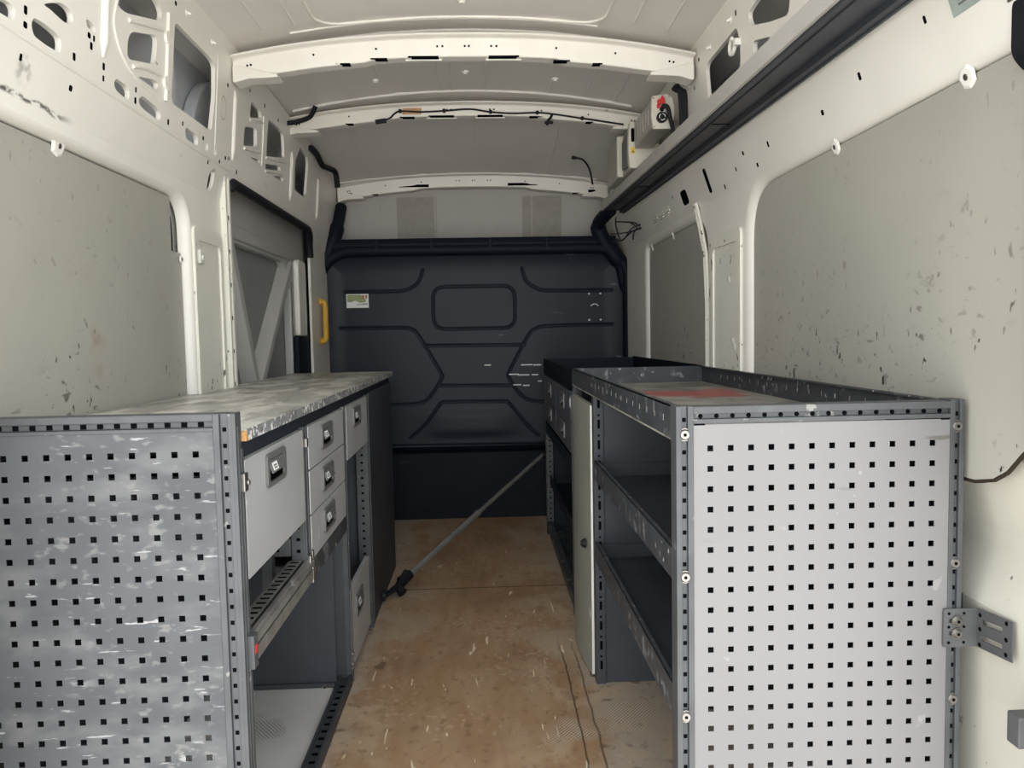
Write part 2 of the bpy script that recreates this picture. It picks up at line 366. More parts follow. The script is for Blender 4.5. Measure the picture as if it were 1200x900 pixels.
RCUT = {
    0: [(2.315, 2.085), (2.24, 2.092), (2.204, 2.1), (2.009, 2.016), (2.032, 1.966), (2.16, 1.999), (2.3, 2.044)],
    1: [(2.292, 1.997), (2.158, 1.96), (2.157, 1.919), (2.289, 1.93)],
    2: [(2.413, 2.085), (2.394, 2.03), (2.406, 1.962), (2.547, 1.95), (2.745, 1.963), (2.745, 2.072), (2.721, 2.084)],
}
RDOT = [(2.411, 2.126), (2.815, 2.126), (2.894, 2.051)]

def XL(z):                      # inner face of the left body side
    if z < 1.645: return -.925
    if z < 1.76: return -.925 + (z - 1.645) / .115 * .025
    return -.90 + (z - 1.76) * .08
def XR(z):
    if z < 1.64: return .885
    if z < 1.80: return .885 - (z - 1.64) / .16 * .055
    return .83 - (z - 1.80) * .08

def offset(poly, d):
    """grow a closed 2D polygon outwards by d"""
    N = len(poly); area = sum(poly[i][0] * poly[(i + 1) % N][1] - poly[(i + 1) % N][0] * poly[i][1] for i in range(N))
    s = 1 if area > 0 else -1; out = []
    for i in range(N):
        a = Vector(poly[i - 1]); b = Vector(poly[i]); c = Vector(poly[(i + 1) % N])
        e1 = (b - a).normalized(); e2 = (c - b).normalized()
        n = Vector((e1.y + e2.y, -(e1.x + e2.x))) * s
        if n.length < 1e-6: n = Vector((e1.y, -e1.x)) * s
        n.normalize(); k = max(.45, n.dot(Vector((e1.y, -e1.x)) * s))
        out.append(tuple(b + n * d / k))
    return out

def skin(name, loops, xf, folds, t, m, parent, dots=()):
    """pressed body side: a sheet in (Y,Z) with holes, folded along horizontal lines, thickness t outwards"""
    bm = bmesh.new(); flat = [p for l in loops for p in l]
    vs = [bm.verts.new((0, p[0], p[1])) for p in flat]
    for tr in tessellate_polygon([[Vector((p[0], p[1], 0)) for p in l] for l in loops]):
        try: bm.faces.new([vs[i] for i in tr])
        except ValueError: pass
    for z in folds:
        bmesh.ops.bisect_plane(bm, geom=bm.verts[:] + bm.edges[:] + bm.faces[:], plane_co=(0, 0, z), plane_no=(0, 0, 1))
    bm.verts.index_update()
    P = [(v.co.y, v.co.z) for v in bm.verts]; n = len(P)
    mb = MB(); mb.v = [(xf(z), y, z) for y, z in P] + [(xf(z) + t, y, z) for y, z in P]
    for f in bm.faces:
        i = [v.index for v in f.verts]; mb.face(i); mb.face([k + n for k in reversed(i)])
    for e in bm.edges:
        if e.is_boundary:
            a, b = e.verts[0].index, e.verts[1].index; mb.face([a, b, b + n, a + n])
    bm.free(); mb.use(1); s = -1 if t > 0 else 1
    for k, (y, z, *sz) in enumerate(dots):       # punched holes, drawn as black patches in place of their inner shade
        hy_, hz_ = sz if sz else ((.0055, .0085), (.0065, .0065), (.004, .007))[k % 3]
        mb.loft([[(xf(zz) + s * d, yy, zz) for yy, zz in fillet(rect(y - hy_, y + hy_, z - hz_, z + hz_), min(hy_, hz_) * .7, 3)] for d in (-.001, .0006)])
    return mb.build(name, [m, 'hole_black'], parent)

def flange(poly, d, xf, x1, steps=5):
    """rounded return from the skin (poly grown by d) back to the lining plane x1"""
    mb = MB(); rings = []
    for k in range(steps + 1):
        a = k / steps * PI / 2
        q = offset(poly, d * (1 - math.sin(a)))
        rings.append([(xf(z) + (x1 - xf(z)) * (1 - math.cos(a)), y, z) for y, z in q])
    mb.loft(rings, True, False)
    return mb

# waist scrape on the left side, worn into the paint
def scrape(N, L, pos, cur, mix, noise, ramp, math_):
    sep = N.new('ShaderNodeSeparateXYZ'); L.new(pos, sep.inputs[0]); y, z = sep.outputs['Y'], sep.outputs['Z']
    w = math_('MULTIPLY', math_('SUBTRACT', noise(9, (1, 1, 1), 6), .5), .03)
    d = math_('ABSOLUTE', math_('ADD', math_('SUBTRACT', z, 1.648), w), 0)
    f = math_('MULTIPLY', ramp(d, .009, .001), ramp(y, 1.84, 1.74))
    f = math_('MULTIPLY', f, ramp(noise(70, (1, .5, 1), 4), .42, .54))
    cur = mix(math_('MULTIPLY', f, .9), cur, (.05, .045, .04, 1))
    b = noise(45, (1, 1, 1), 5, (0, 0, 0), (3, 1, 7)); dy = math_('ABSOLUTE', math_('SUBTRACT', y, 1.625), 0); dz = math_('ABSOLUTE', math_('SUBTRACT', z, 1.70), 0)
    g = math_('MULTIPLY', math_('MULTIPLY', ramp(dy, .035, .01), ramp(dz, .04, .01)), ramp(b, .42, .6))
    return mix(math_('MULTIPLY', g, .5), cur, (.17, .155, .135, 1))
mat('side_paint', (.80, .78, .72, 1), .38, mottle=(3.0, .06), extra=scrape,
    marks=[((.34, .30, .25, 1), 16, (1, .5, 1.2), .665, .06, 2.2, .55), (DARKMARK, 34, (1, .6, 1.6), .72, .03, 3.1, .58)])

# ---- floor
fl = MB(); fl.box(-1.03, .98, 1.12, 5.02, -.02, 0)
tag(fl.build('floor', 'ply_floor'), 'worn brown plywood load floor with anti-slip lattice between the two racking units', 'floor', kind='structure')

# ---- left side
wl = thing('wall_left', 'white painted inner body side of the van above the long grey worktop, with cut-outs', 'wall', (-.93, 3.0, 0), kind='structure')
near_l = fillet([(1.17, .03), (2.505, .03), (2.505, 1.595), (1.17, 1.595)], [.02, .02, .10, .02], 8)
door_o = fillet([(2.875, .02), (4.245, .02), (4.245, 1.735), (2.875, 1.735)], [.01, .02, .15, .04], 8)
loopsL = [[(1.15, 0), (4.95, 0), (4.95, 2.10), (3.9, 2.165), (3.0, 2.20), (1.15, 2.205)], offset(near_l, .018), door_o]
loopsL += [fillet(p, .018, 3) for p in LCUT.values()]
skin('inner_skin', loopsL, XL, (1.645, 1.76), -.013, 'side_paint', wl, LDOT)
flange(near_l, .018, XL, -.962).build('opening_flange', 'side_paint', wl, smooth=50)
o = MB(); o.box(-1.05, -1.035, 1.13, 5.02, 0, 2.16); o.box(-1.05, -.90, 1.125, 1.145, 0, 2.2)
for yy in (2.06, 2.60, 3.35, 4.1): o.prism(fillet(rect(yy - .05, yy + .05, -1.035, -1.0), .015), 'z', 1.7, 2.15) if False else o.box(-1.036, -.99, yy - .03, yy + .03, 1.68, 2.15)
o.build('outer_skin', 'outer_paint', wl, bevel=.006)
# curved inner reinforcement glimpsed behind the big cut-out
MB().prism(fillet([(2.74, 1.70), (3.0, 1.70), (3.0, 2.12), (2.90, 2.08), (2.80, 1.99), (2.75, 1.88)], [.02, .02, .02, .04, .06, .05], 5), 'x', -1.03, -.985).build('body_brace', 'outer_paint', wl, bevel=.01)
# pressed beads and seams
b = MB()
for y, z0, z1, w in ((2.885, 1.80, 2.05, .012), (1.925, 1.83, 2.10, .014), (3.72, 1.80, 2.03, .014), (4.30, 1.80, 2.02, .014), (2.70, 1.78, 2.12, .004)):
    n = 8; rings = []
    for k in range(n + 1):
        z = z0 + (z1 - z0) * k / n; q = w * (1 if 0 < k < n else .3)
        rings.append([(XL(z) + .9 * q * math.sin(a) - .001, y + q * math.cos(a), z) for a in [PI * i / 6 for i in range(7)]])
    b.loft(rings, True, True)
b.build('pressed_bead', 'white_paint', wl, smooth=60)
b = MB()
b.tube([(XL(z) + .002, 2.285, z) for z in (1.835, 1.9, 1.95, 2.0, 2.08)], .006, 8)
for z in (1.885, 2.01): b.cyl((XL(z) - .002, 2.285, z), (XL(z) + .008, 2.285, z), .02, 16)
b.build('seam_ridge', 'white_paint', wl, smooth=50)
b = MB(); b.tube([(XL(1.757) - .0005, 1.16, 1.757), (XL(1.757) - .0005, 2.0, 1.757), (XL(1.757) - .0005, 2.86, 1.757)], .0045, 8); b.build('waist_seam', 'white_paint', wl, smooth=50)
def ridge(pts, r=.0045):
    m_ = MB(); m_.tube(smooth_path([(XL(z) + .0005, y, z) for y, z in pts], 4), r, 8); return m_.build('pressed_ridge', 'white_paint', wl, smooth=60)
ridge([(1.985, 1.99), (1.97, 1.94), (1.985, 1.90), (2.03, 1.862), (2.10, 1.838), (2.20, 1.832)])
ridge([(2.05, 1.967), (2.14, 1.992), (2.255, 2.022)], .006); ridge([(2.08, 1.862), (2.15, 1.882), (2.255, 1.897)], .006)
ridge([(3.07, 1.998), (3.19, 2.022), (3.235, 2.03)], .005); ridge([(3.01, 1.875), (3.22, 1.908)], .006); ridge([(3.30, 1.905), (3.61, 1.955)], .006); ridge([(3.30, 1.85), (3.58, 1.895)], .005)
ridge([(3.245, 1.86), (3.25, 1.95), (3.245, 2.06)], .004)
ring = MB(); zc = 1.955
ring.tube([(XL(zc + .04 * math.sin(a)) + .001, 2.765 + .026 * math.cos(a), zc + .04 * math.sin(a)) for a in [2 * PI * i / 20 for i in range(20)]], .002, 6, closed=True)
ring.build('pressed_ring', 'lining_grey', wl)
MB().box(-.990, -.980, 2.36, 2.56, 1.36, 1.62).build('inner_panel', 'white_paint', wl)
MB().tube(smooth_path([(-.976, 2.492, 1.40), (-.976, 2.497, 1.47), (-.976, 2.490, 1.535), (-.976, 2.468, 1.572), (-.976, 2.43, 1.585)]), .003, 6).build('panel_seal', 'rubber', wl)
# pillar behind the sliding door
p = MB(); p.plate([fillet(rect(2.53, 2.80, .6, 1.52), .03), fillet(rect(2.552, 2.775, .62, 1.475), .025)], 'x', -.926, -.917)
p.build('pillar_frame', 'pillar_paint', wl, bevel=.004)
p = MB(); p.plate([fillet(rect(2.54, 2.79, .61, 1.49), .03)], 'x', -.9265, -.9235); p.build('pillar_face', 'pillar_paint', wl)
p = MB()
for y, w in ((2.825, .007), (2.862, .008)): p.box(-.93, -.905, y - w, y + w, .02, 1.74)
for k in range(6): p.use(1).box(-.9055, -.9045, 2.836, 2.844, .98 + .12 * k, .995 + .12 * k)
p.use(0)
p.build('pillar_flange', ['pillar_paint', 'hole_black'], wl, bevel=.003)
c = MB(); c.box(-.925, -.912, 2.565, 2.605, 1.40, 1.445); c.cyl((-.913, 2.585, 1.42), (-.908, 2.585, 1.42), .009)
c.build('bolted_tab', 'bright_edge', wl, bevel=.004)
# front pillar cover
MB().prism(fillet(rect(3.99, 4.225, .02, 1.165), .01), 'x', -.968, -.942).build('lower_cover', 'navy_trim', wl, bevel=.006)

# ---- sliding door seen through its opening
d = thing('door_1', 'closed sliding side door with a diagonal braced inner frame, left of the worktop', 'sliding door', (-.98, 3.5, .02), kind='structure')
MB().box(-1.03, -1.015, 2.70, 4.32, .02, 1.80).build('door_skin', 'door_skin', d)
h = MB(); h.plate([rect(2.70, 4.30, .03, 1.79), fillet([(2.95, .08), (3.985, .08), (3.985, 1.41), (3.87, 1.53), (2.95, 1.53)], [.05, .03, .04, .04, .05])], 'x', -1.015, -.972)
h.build('door_frame', 'door_grey', d, bevel=.012, seg=3)
h = MB(); h.prism(fillet(rect(2.92, 4.02, 1.545, 1.60), .02), 'x', -.975, -.962); h.build('door_rail', 'door_grey', d, bevel=.006)
for nm, (y0, z0), (y1, z1), w in (('door_brace', (3.98, 1.52), (3.33, .90), .034), ('door_brace', (3.02, 1.56), (3.40, .80), .040)):
    dv = Vector((0, y1 - y0, z1 - z0)).normalized(); nv = Vector((0, -dv.z, dv.y)); q = MB(); rings = []
    for t in (0, 1):
        c0 = Vector((0, y0 + (y1 - y0) * t, z0 + (z1 - z0) * t))
        rings.append([tuple(c0 + nv * (w * a) + Vector((xx, 0, 0))) for a, xx in ((-1.5, -1.014), (-1.0, -.985), (-.6, -.958), (.6, -.958), (1.0, -.985), (1.5, -1.014))])
    q.loft(rings).build(nm, 'door_grey', d, bevel=.006)
MB().prism(fillet(rect(4.05, 4.215, 1.16, 1.56), .03), 'x', -.974, -.944).build('door_stile', 'white_paint', d, bevel=.010, seg=3)
MB().box(-.9725, -.971, 3.998, 4.006, .8, 1.44).build('stile_gap', 'hole_black', d)
se = [(y, z) for y, z in offset(door_o, -.012) if z > .1]
k = min(range(len(se)), key=lambda i: (se[i][0] < 3.5, se[i][1]))
se = se[k:] + se[:k]
MB().tube([(-.922 if z < 1.645 else XL(z) + .002, y, z) for y, z in se], .019, 10).build('door_seal', 'rubber', d, smooth=50)

# ---- right side
wr = thing('wall_right', 'white painted inner body side of the van under the long overhead shelf', 'wall', (.90, 3.0, 0), kind='structure')
near_r = fillet([(1.17, .04), (2.53, .04), (2.53, 1.608), (1.17, 1.608)], [.02, .02, .17, .05], 8)
far_r = fillet([(2.98, .03), (4.11, .03), (4.11, 1.600), (2.98, 1.600)], [.02, .02, .05, .24], 8)
loopsR = [[(1.15, 0), (4.95, 0), (4.95, 2.10), (3.9, 2.165), (3.0, 2.20), (1.15, 2.205)], offset(near_r, .035), offset(far_r, .03)]
loopsR += [fillet(p, .018, 3) for p in RCUT.values()]
RDOTS = RDOT + [(1.735, 1.712), (1.94, 1.69), (1.47, 1.73), (2.30, 1.70), (2.42, 1.665), (2.60, 1.69), (2.75, 1.66), (2.50, 1.72), (3.40, 1.74)]
RDOTS += [(3.235, 1.708, .044, .029), (2.905, 1.712, .016, .045)]
skin('inner_skin', loopsR, XR, (1.64, 1.80), .013, 'white_paint', wr, RDOTS)
flange(near_r, .035, XR, .912).build('opening_flange', 'white_paint', wr, smooth=50)
flange(far_r, .03, XR, .912).build('opening_flange', 'white_paint', wr, smooth=50)
o = MB(); o.box(.985, 1.0, 1.13, 5.02, 0, 2.16); o.box(.84, 1.0, 1.125, 1.145, .9, 2.2)
for yy in (2.06, 2.75, 3.4): o.box(.945, .986, yy - .03, yy + .03, 1.68, 2.15)
o.build('outer_skin', 'outer_paint', wr, bevel=.006)
p = MB(); p.plate([fillet(rect(2.585, 2.945, .6, 1.50), .03), fillet(rect(2.62, 2.895, .62, 1.455), .025)], 'x', .876, .886)
p.build('pillar_frame', 'pillar_paint', wr, bevel=.004)
p = MB(); p.plate([fillet(rect(2.60, 2.92, .61, 1.47), .03)], 'x', .8825, .8865); p.build('pillar_face', 'pillar_paint', wr)
p = MB()
for y, w in ((2.962, .006), (2.988, .006)):
    p.tube([(.882, y, .95), (.882, y + .004, 1.25), (.882, y + .03, 1.45), (.880, y + .09, 1.56), (.870, y + .13, 1.66)], .007, 6)
p.build('pillar_flange', 'pillar_paint', wr, smooth=50)
p = MB()
for z, y in ((1.33, 2.72), (1.11, 2.68), (1.09, 2.66)): p.cyl((.885, y, z), (.879, y, z), .018, 12, .010)
p.build('dent', 'bright_edge', wr, smooth=60)
p = MB()
for i in range(3):
    for k in range(8): p.box(.858, .862 + .002 * k, 3.50 + i * .115, 3.59 + i * .115, 1.672 + k * .0125, 1.677 + k * .0125)
p.build('vent_louvre', 'pillar_paint', wr)
p = MB(); p.box(.872, .882, 1.15, 4.30, 1.785, 1.80); p.build('seam_strip', 'pillar_paint', wr, bevel=.003)
# wheel-arch moulding below the lining board
w = MB()
prof = [(.925, .95), (.935, .88), (.958, .81), (.972, .76), (.974, .725), (.966, .70), (.950, .665), (.931, .624), (.932, .605), (.944, .45), (.946, 0), (.984, 0), (.984, .95)]
w.prism(prof, 'y', 1.146, 2.3)
w.build('wheel_arch', 'arch_paint', wr, bevel=.004, seg=2)

# ---- roof
def lerp(a, b, t): return a + (b - a) * max(0, min(1, t))
XM = -.04
def roof_z(x, y):
    s = max(0, min(1, (y - 3.6) / 1.3)); s = s * s * (3 - 2 * s)
    zc = lerp(2.285, 2.135, s); drop = lerp(.095, .055, s)
    return zc - drop * ((x - XM) / .85) ** 2
cg = thing('ceiling', 'ribbed white sheet-metal roof above the load space', 'ceiling', (XM, 3.0, 2.2), kind='structure')
r = MB(); nx, ny = 60, 90
xs = [-1.05 + 2.05 * i / nx for i in range(nx + 1)]; ys = [1.13 + 3.85 * j / ny for j in range(ny + 1)]
def rib(x, y):
    v = 0
    for c0 in (-.68, -.36, .28, .60): v -= .007 * math.exp(-((x - c0) / .028) ** 4)
    for yb in (2.87, 3.72, 4.85): v *= min(1, abs(y - yb) / .12)
    return v
r.v = [(x, y, roof_z(x, y) - rib(x, y)) for y in ys for x in xs]
for j in range(ny):
    for i in range(nx): a = j * (nx + 1) + i; r.face([a, a + 1, a + nx + 2, a + nx + 1])
r.build('roof_sheet', 'roof_paint', cg, smooth=60)
s = MB()
path = [(-.56, 1.5), (-.56, 2.68)] + [(-.46 + .10 * math.cos(math.radians(a)), 2.72 + .10 * math.sin(math.radians(a))) for a in range(180, 80, -20)] + [(-.2, 2.82), (XM, 2.822), (.15, 2.82)] + [(.36 + .10 * math.cos(math.radians(a)), 2.72 + .10 * math.sin(math.radians(a))) for a in range(90, -10, -20)] + [(.46, 2.68), (.46, 1.5)]
s.tube([(x, y, roof_z(x, y) - .001) for x, y in path], .0055, 8)
s.tube([(x, 2.835 + .0 * x, roof_z(x, 2.835) - .001) for x in [-.66 + .1 * i for i in range(12)]], .004, 8)
for x in (-.17, -.11, .04, .33):
    s.tube([(x, 3.0 + .08 * k, roof_z(x, 3.0 + .08 * k) - .001) for k in range(9)], .003, 6)
s.build('pressed_swage', 'beam_paint', cg, smooth=60)
for x, y0, y1 in ((-.74, 1.2, 2.77), (-.63, 1.2, 2.77), (.56, 1.2, 2.77), (.68, 1.2, 2.77), (-.60, 2.97, 3.62), (-.42, 2.97, 3.62), (.50, 2.97, 3.62), (.64, 2.97, 3.62), (-.02, 3.82, 4.3), (.42, 3.82, 4.75), (-.66, 3.82, 4.75)):
    s = MB(); n = 8; s.tube([(x, y0 + (y1 - y0) * k / n, roof_z(x, y0 + (y1 - y0) * k / n) - rib(x, y0 + (y1 - y0) * k / n) - .0005) for k in range(n + 1)], .0042, 8); s.build('roof_seam', 'roof_paint', cg, smooth=60)
# pale cloth strips of sealant where sheet meets beam
for y in (2.94, 3.65, 3.79, 4.77):
    s = MB(); s.tube([(x, y, roof_z(x, y) - .002) for x in [-.85 + .0827 * i for i in range(20)]], .0075, 8); s.build('sealant_bead', 'roof_paint', cg, smooth=60)

def roof_beam(name, label, y, zt, hx, drop, x0, x1, depth, half, slots, fslots=()):
    t = thing(name, label, 'roof beam', (XM, y, zt - .1), kind='structure')
    mb = MB(); rings = []; n = 36
    for i in range(n + 1):
        x = x0 + (x1 - x0) * i / n
        u = (x - XM) / hx; z = zt - drop * (abs(u) ** 2.3)
        e = 1 - .25 * max(0, (abs(u) - .82) / .18)
        k = depth * (1.0 if abs(u) < .42 else 1.12) * e
        prof = [(-half - .028, .004), (-half - .026, -.004), (-half, -.008), (-half + .008, -k), (half - .008, -k), (half, -.008), (half + .028, -.004), (half + .028, .004)]
        rings.append([(x, y + a, z + b) for a, b in prof])
    mb.loft(rings)
    mb.build('beam_pressing', 'beam_paint', t, bevel=.004, smooth=35)
    for xe, s_ in ((x0, 1), (x1, -1)):          # end gussets
        ze = zt - drop * (abs((xe - XM) / hx) ** 2.3); g_ = MB()
        g_.prism(fillet([(xe, ze - depth * 1.25), (xe + s_ * .055, ze - depth * 1.02), (xe + s_ * .16, ze - depth * .95), (xe + s_ * .16, ze - depth * .80), (xe, ze - depth * .3)], .012), 'y', y - half - .003, y + half + .003); g_.build('end_gusset', 'beam_paint', t, bevel=.004)
    zb = lambda x: zt - drop * (abs((x - XM) / hx) ** 2.3)
    q = MB()
    for xc, w in slots:
        kk = depth * (1.0 if abs((xc - XM) / hx) < .42 else 1.12)
        q.box(xc - w, xc + w, y - half + .007, y - half + .030, zb(xc) - kk - .0012, zb(xc) - kk + .004)
    for u_ in (-.94, -.925, -.655, -.385, -.12, -.097, 0, .018, .115, .138, .40, .66, .90, .918):
        xc = XM + u_ * (hx - .005)
        z = zb(xc) - depth * .5
        q.cyl((xc, y - half + .0015, z), (xc, y - half + .006, z), .0038, 10)
    for xc, w in fslots: q.box(xc - w, xc + w, y - half - .0012 + .006, y - half + .012, zb(xc) - depth * .86, zb(xc) - depth * .64)
    q.build('beam_slot', 'hole_black', t)
    ln = MB()
    for xc, w in slots[:2]:
        kk = depth; ln.box(xc - w - .01, xc + w + .01, y - half + .028, y - half + .034, zb(xc) - kk - .006, zb(xc) - kk + .002)
    ln.build('slot_lip', 'bright_edge', t)
    return t
roof_beam('trim_1', 'nearest white roof beam, the widest one, with a row of dark slots', 2.87, 2.222, .83, .075, -.868, .792, .070, .035,
          [(-.19, .055), (.10, .055), (-.35, .03), (.31, .03), (-.47, .018), (.44, .018), (-.78, .03), (.70, .03)])
b2 = roof_beam('trim_2', 'middle white roof beam carrying a black wiring harness', 3.72, 2.236, .86, .075, -.902, .80, .056, .035,
          [(-.17, .06), (.06, .06), (-.33, .035), (.28, .035), (-.60, .018), (.53, .018)])
roof_beam('trim_3', 'farthest white roof beam, just above the dark bulkhead', 4.85, 2.140, .82, .068, -.868, .80, .075, .04,
          [(-.64, .02), (.60, .02)], [(-.40, .092), (.27, .092), (.70, .022), (-.80, .022)])
# lining over the cab, behind the last beam
fp = MB(); fp.prism([(4.93, 2.15), (4.90, 2.06), (4.96, 1.60), (4.98, 0), (5.02, 0), (5.0, 2.15)], 'x', -1.05, 1.0)
cab = thing('trim_4', 'pale roof lining over the cab, between the farthest roof beam and the bulkhead', 'cab lining', (XM, 4.95, 0), kind='structure')
fp.build('lining_panel', 'cab_lining', cab)
g = MB()
for x in (-.62, -.28, .02, .33, .62): g.prism([(4.898, 2.05), (4.956, 1.62), (4.97, 1.62), (4.91, 2.05)], 'x', x - .003, x + .003)
g.build('panel_seam', 'lining_grey', cab)
g = MB()
for x0, x1 in ((-.52, -.27), (.27, .52)): g.prism([(4.904, 2.02), (4.9545, 1.645), (4.97, 1.645), (4.92, 2.02)], 'x', x0, x1)
g.build('foam_pad', 'foam_grey', cab)

# ---- bulkhead
bk = thing('wall_front', 'dark blue-black ribbed bulkhead wall at the far end of the load space', 'bulkhead', (XM, 4.74, 0), kind='structure')
GR = []
def gl(pts): GR.append(pts)
gl(fillet(rect(-.295, .205, 1.19, 1.448), .075, 6) + [fillet(rect(-.295, .205, 1.19, 1.448), .075, 6)[0]])
gl(smooth_path([(-.83, 1.425), (-.55, 1.425), (-.46, 1.432), (-.385, 1.475), (-.352, 1.55)], 5))
gl(smooth_path([(.252, 1.55), (.278, 1.475), (.345, 1.428), (.42, 1.415), (.80, 1.41)], 5))
gl(smooth_path([(-.86, 1.205), (-.50, 1.203), (-.44, 1.195), (-.39, 1.155), (-.26, .925), (-.255, .895), (-.27, .86), (-.34, .765), (-.42, .735), (-.62, .73)], 4))
gl(smooth_path([(.80, 1.20), (.40, 1.197), (.345, 1.185), (.29, 1.15), (.165, .925), (.16, .89), (.175, .855), (.245, .765), (.33, .735), (.52, .73)], 4))
gl([(-.355, 1.09), (.262, 1.085)])
gl([(-.262, .843), (.168, .836)])
gl(smooth_path([(-.46, .52), (-.36, .61), (-.27, .725), (-.22, .742), (.10, .738), (.16, .725), (.26, .60), (.34, .52)], 4))
gl([(-.90, .478), (.86, .468)])
def seg_d(px, pz, a, b):
    dx, dz = b[0] - a[0], b[1] - a[1]; l = dx * dx + dz * dz
    t = 0 if l == 0 else max(0, min(1, ((px - a[0]) * dx + (pz - a[1]) * dz) / l))
    return math.hypot(px - a[0] - t * dx, pz - a[1] - t * dz)
SEG = [(p[i], p[i + 1]) for p in GR for i in range(len(p) - 1)]
CELL = {}
for a, b in SEG:
    for ix in range(int((min(a[0], b[0]) - .03) // .05), int((max(a[0], b[0]) + .03) // .05) + 1):
        for iz in range(int((min(a[1], b[1]) - .03) // .05), int((max(a[1], b[1]) + .03) // .05) + 1):
            CELL.setdefault((ix, iz), []).append((a, b))
BX0, BX1, BZ1 = -.975, .895, 1.665
def bulk_y(x, z):
    d = min([seg_d(x, z, a, b) for a, b in CELL.get((int(x // .05), int(z // .05)), ())] + [1])
    y = 4.715 + .011 * math.exp(-(d / .0050) ** 2)
    if z < .47: y += .07 * min(1, (.47 - z) / .05)
    y -= .014 * math.exp(-((x + .07) / .26) ** 4 - ((z - .61) / .075) ** 4)
    e = min(x - BX0, BX1 - x, BZ1 - z)
    if e < .16: y -= .05 * (1 - e / .16) ** 2          # dished towards its rim
    return y
g = MB(); nx, nz = 340, 300
def inside(x, z):
    R_ = .20
    cx = BX0 + R_ if x < BX0 + R_ else (BX1 - R_ if x > BX1 - R_ else None)
    if cx is None or z < BZ1 - R_: return True
    return (x - cx) ** 2 + (z - BZ1 + R_) ** 2 <= (R_ + .006) ** 2
gx = [BX0 + (BX1 - BX0) * i / nx for i in range(nx + 1)]; gz = [BZ1 * j / nz for j in range(nz + 1)]
g.v = [(x, bulk_y(x, z), z) for z in gz for x in gx]
for j in range(nz):
    for i in range(nx):
        if inside((gx[i] + gx[i + 1]) / 2, (gz[j] + gz[j + 1]) / 2):
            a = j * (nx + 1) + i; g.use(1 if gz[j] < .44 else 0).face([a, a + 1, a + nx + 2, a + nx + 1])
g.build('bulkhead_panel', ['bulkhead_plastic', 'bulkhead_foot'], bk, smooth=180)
rim = [(BX0, .0), (BX0, BZ1 - .2)] + [(BX0 + .2 + .2 * math.cos(math.radians(a)), BZ1 - .2 + .2 * math.sin(math.radians(a))) for a in range(170, 85, -10)]
rim += [(BX1 - .2 + .2 * math.cos(math.radians(a)), BZ1 - .2 + .2 * math.sin(math.radians(a))) for a in range(90, -5, -10)] + [(BX1, 0)]
MB().tube([(x, 4.675, z) for x, z in rim], .036, 10).build('bulkhead_rim', 'navy_trim', bk, smooth=60)
t = MB(); t.prism([(4.66, 1.655), (4.645, 1.70), (4.66, 1.735), (4.90, 1.735), (4.90, 1.655)], 'x', -.90, .82)
for x in (-.62, -.29, .06, .40): t.box(x - .012, x + .012, 4.64, 4.66, 1.66, 1.725)
t.build('top_band', 'navy_trim', bk, bevel=.006)
MB().tube(smooth_path([(-.97, 4.70, 1.45), (-.94, 4.68, 1.60), (-.885, 4.68, 1.72), (-.855, 4.72, 1.83), (-.845, 4.80, 1.95)]), [.03] * 6 + [.04] * 6 + [.045] * 6 + [.035] * 7, 10).build('corner_collar', 'navy_trim', bk, smooth=60)
MB().tube(smooth_path([(.88, 4.70, 1.40), (.835, 4.68, 1.58), (.75, 4.68, 1.70), (.715, 4.66, 1.80), (.76, 4.50, 1.86)]), [.03] * 6 + [.05] * 6 + [.05] * 6 + [.04] * 7, 10).build('corner_collar', 'navy_trim', bk, smooth=60)
q = MB()
for x, z in ((.66, 1.39), (.73, 1.39), (.66, 1.23), (.73, 1.23), (.885, 1.47)): q.cyl((x, bulk_y(x, z) - .004, z), (x, bulk_y(x, z) + .002, z), .006, 8)
q.tube([(.67 + .006 * k, bulk_y(.67, 1.31) - .002, 1.315 + .012 * math.sin(PI * k / 8)) for k in range(9)], .004, 6)
q.build('rivet', 'bulkhead_scratch', bk)
q = MB(); rs = random.Random(4)
for x, z, w in ((.27, .962, .035), (.335, .96, .025), (.19, .905, .03), (.25, .90, .035), (.32, .90, .02), (.21, .84, .025), (.265, .835, .02), (.03, .965, .02), (.35, .86, .012)):
    y = bulk_y(x, z) - .0015; q.box(x - w, x + w, y, y + .003, z - .0035, z + .0035)
q.build('scratch', 'bulkhead_scratch', bk)

# ------------------------------------------------------------------ lining boards
def clip(parent, c, nrm, r=.026):
    """clear hexagonal washer with its screw, pressed on the board edge"""
    n = Vector(nrm).normalized(); u = n.orthogonal().normalized(); v = n.cross(u); c = Vector(c); mb = MB()
    ringA = [c + u * (r * math.cos(a)) + v * (r * math.sin(a)) for a in [2 * PI * i / 7 + .3 for i in range(7)]]
    mb.loft([ringA, [p + n * .002 for p in ringA], [c + n * .005 + (p - c) * .7 for p in ringA]])
    mb.use(1).cyl(c + n * .004, c + n * .0065, .0065, 8)
    return mb.build('mounting_clip', ['clear_clip', 'zinc'], parent, bevel=.0015)

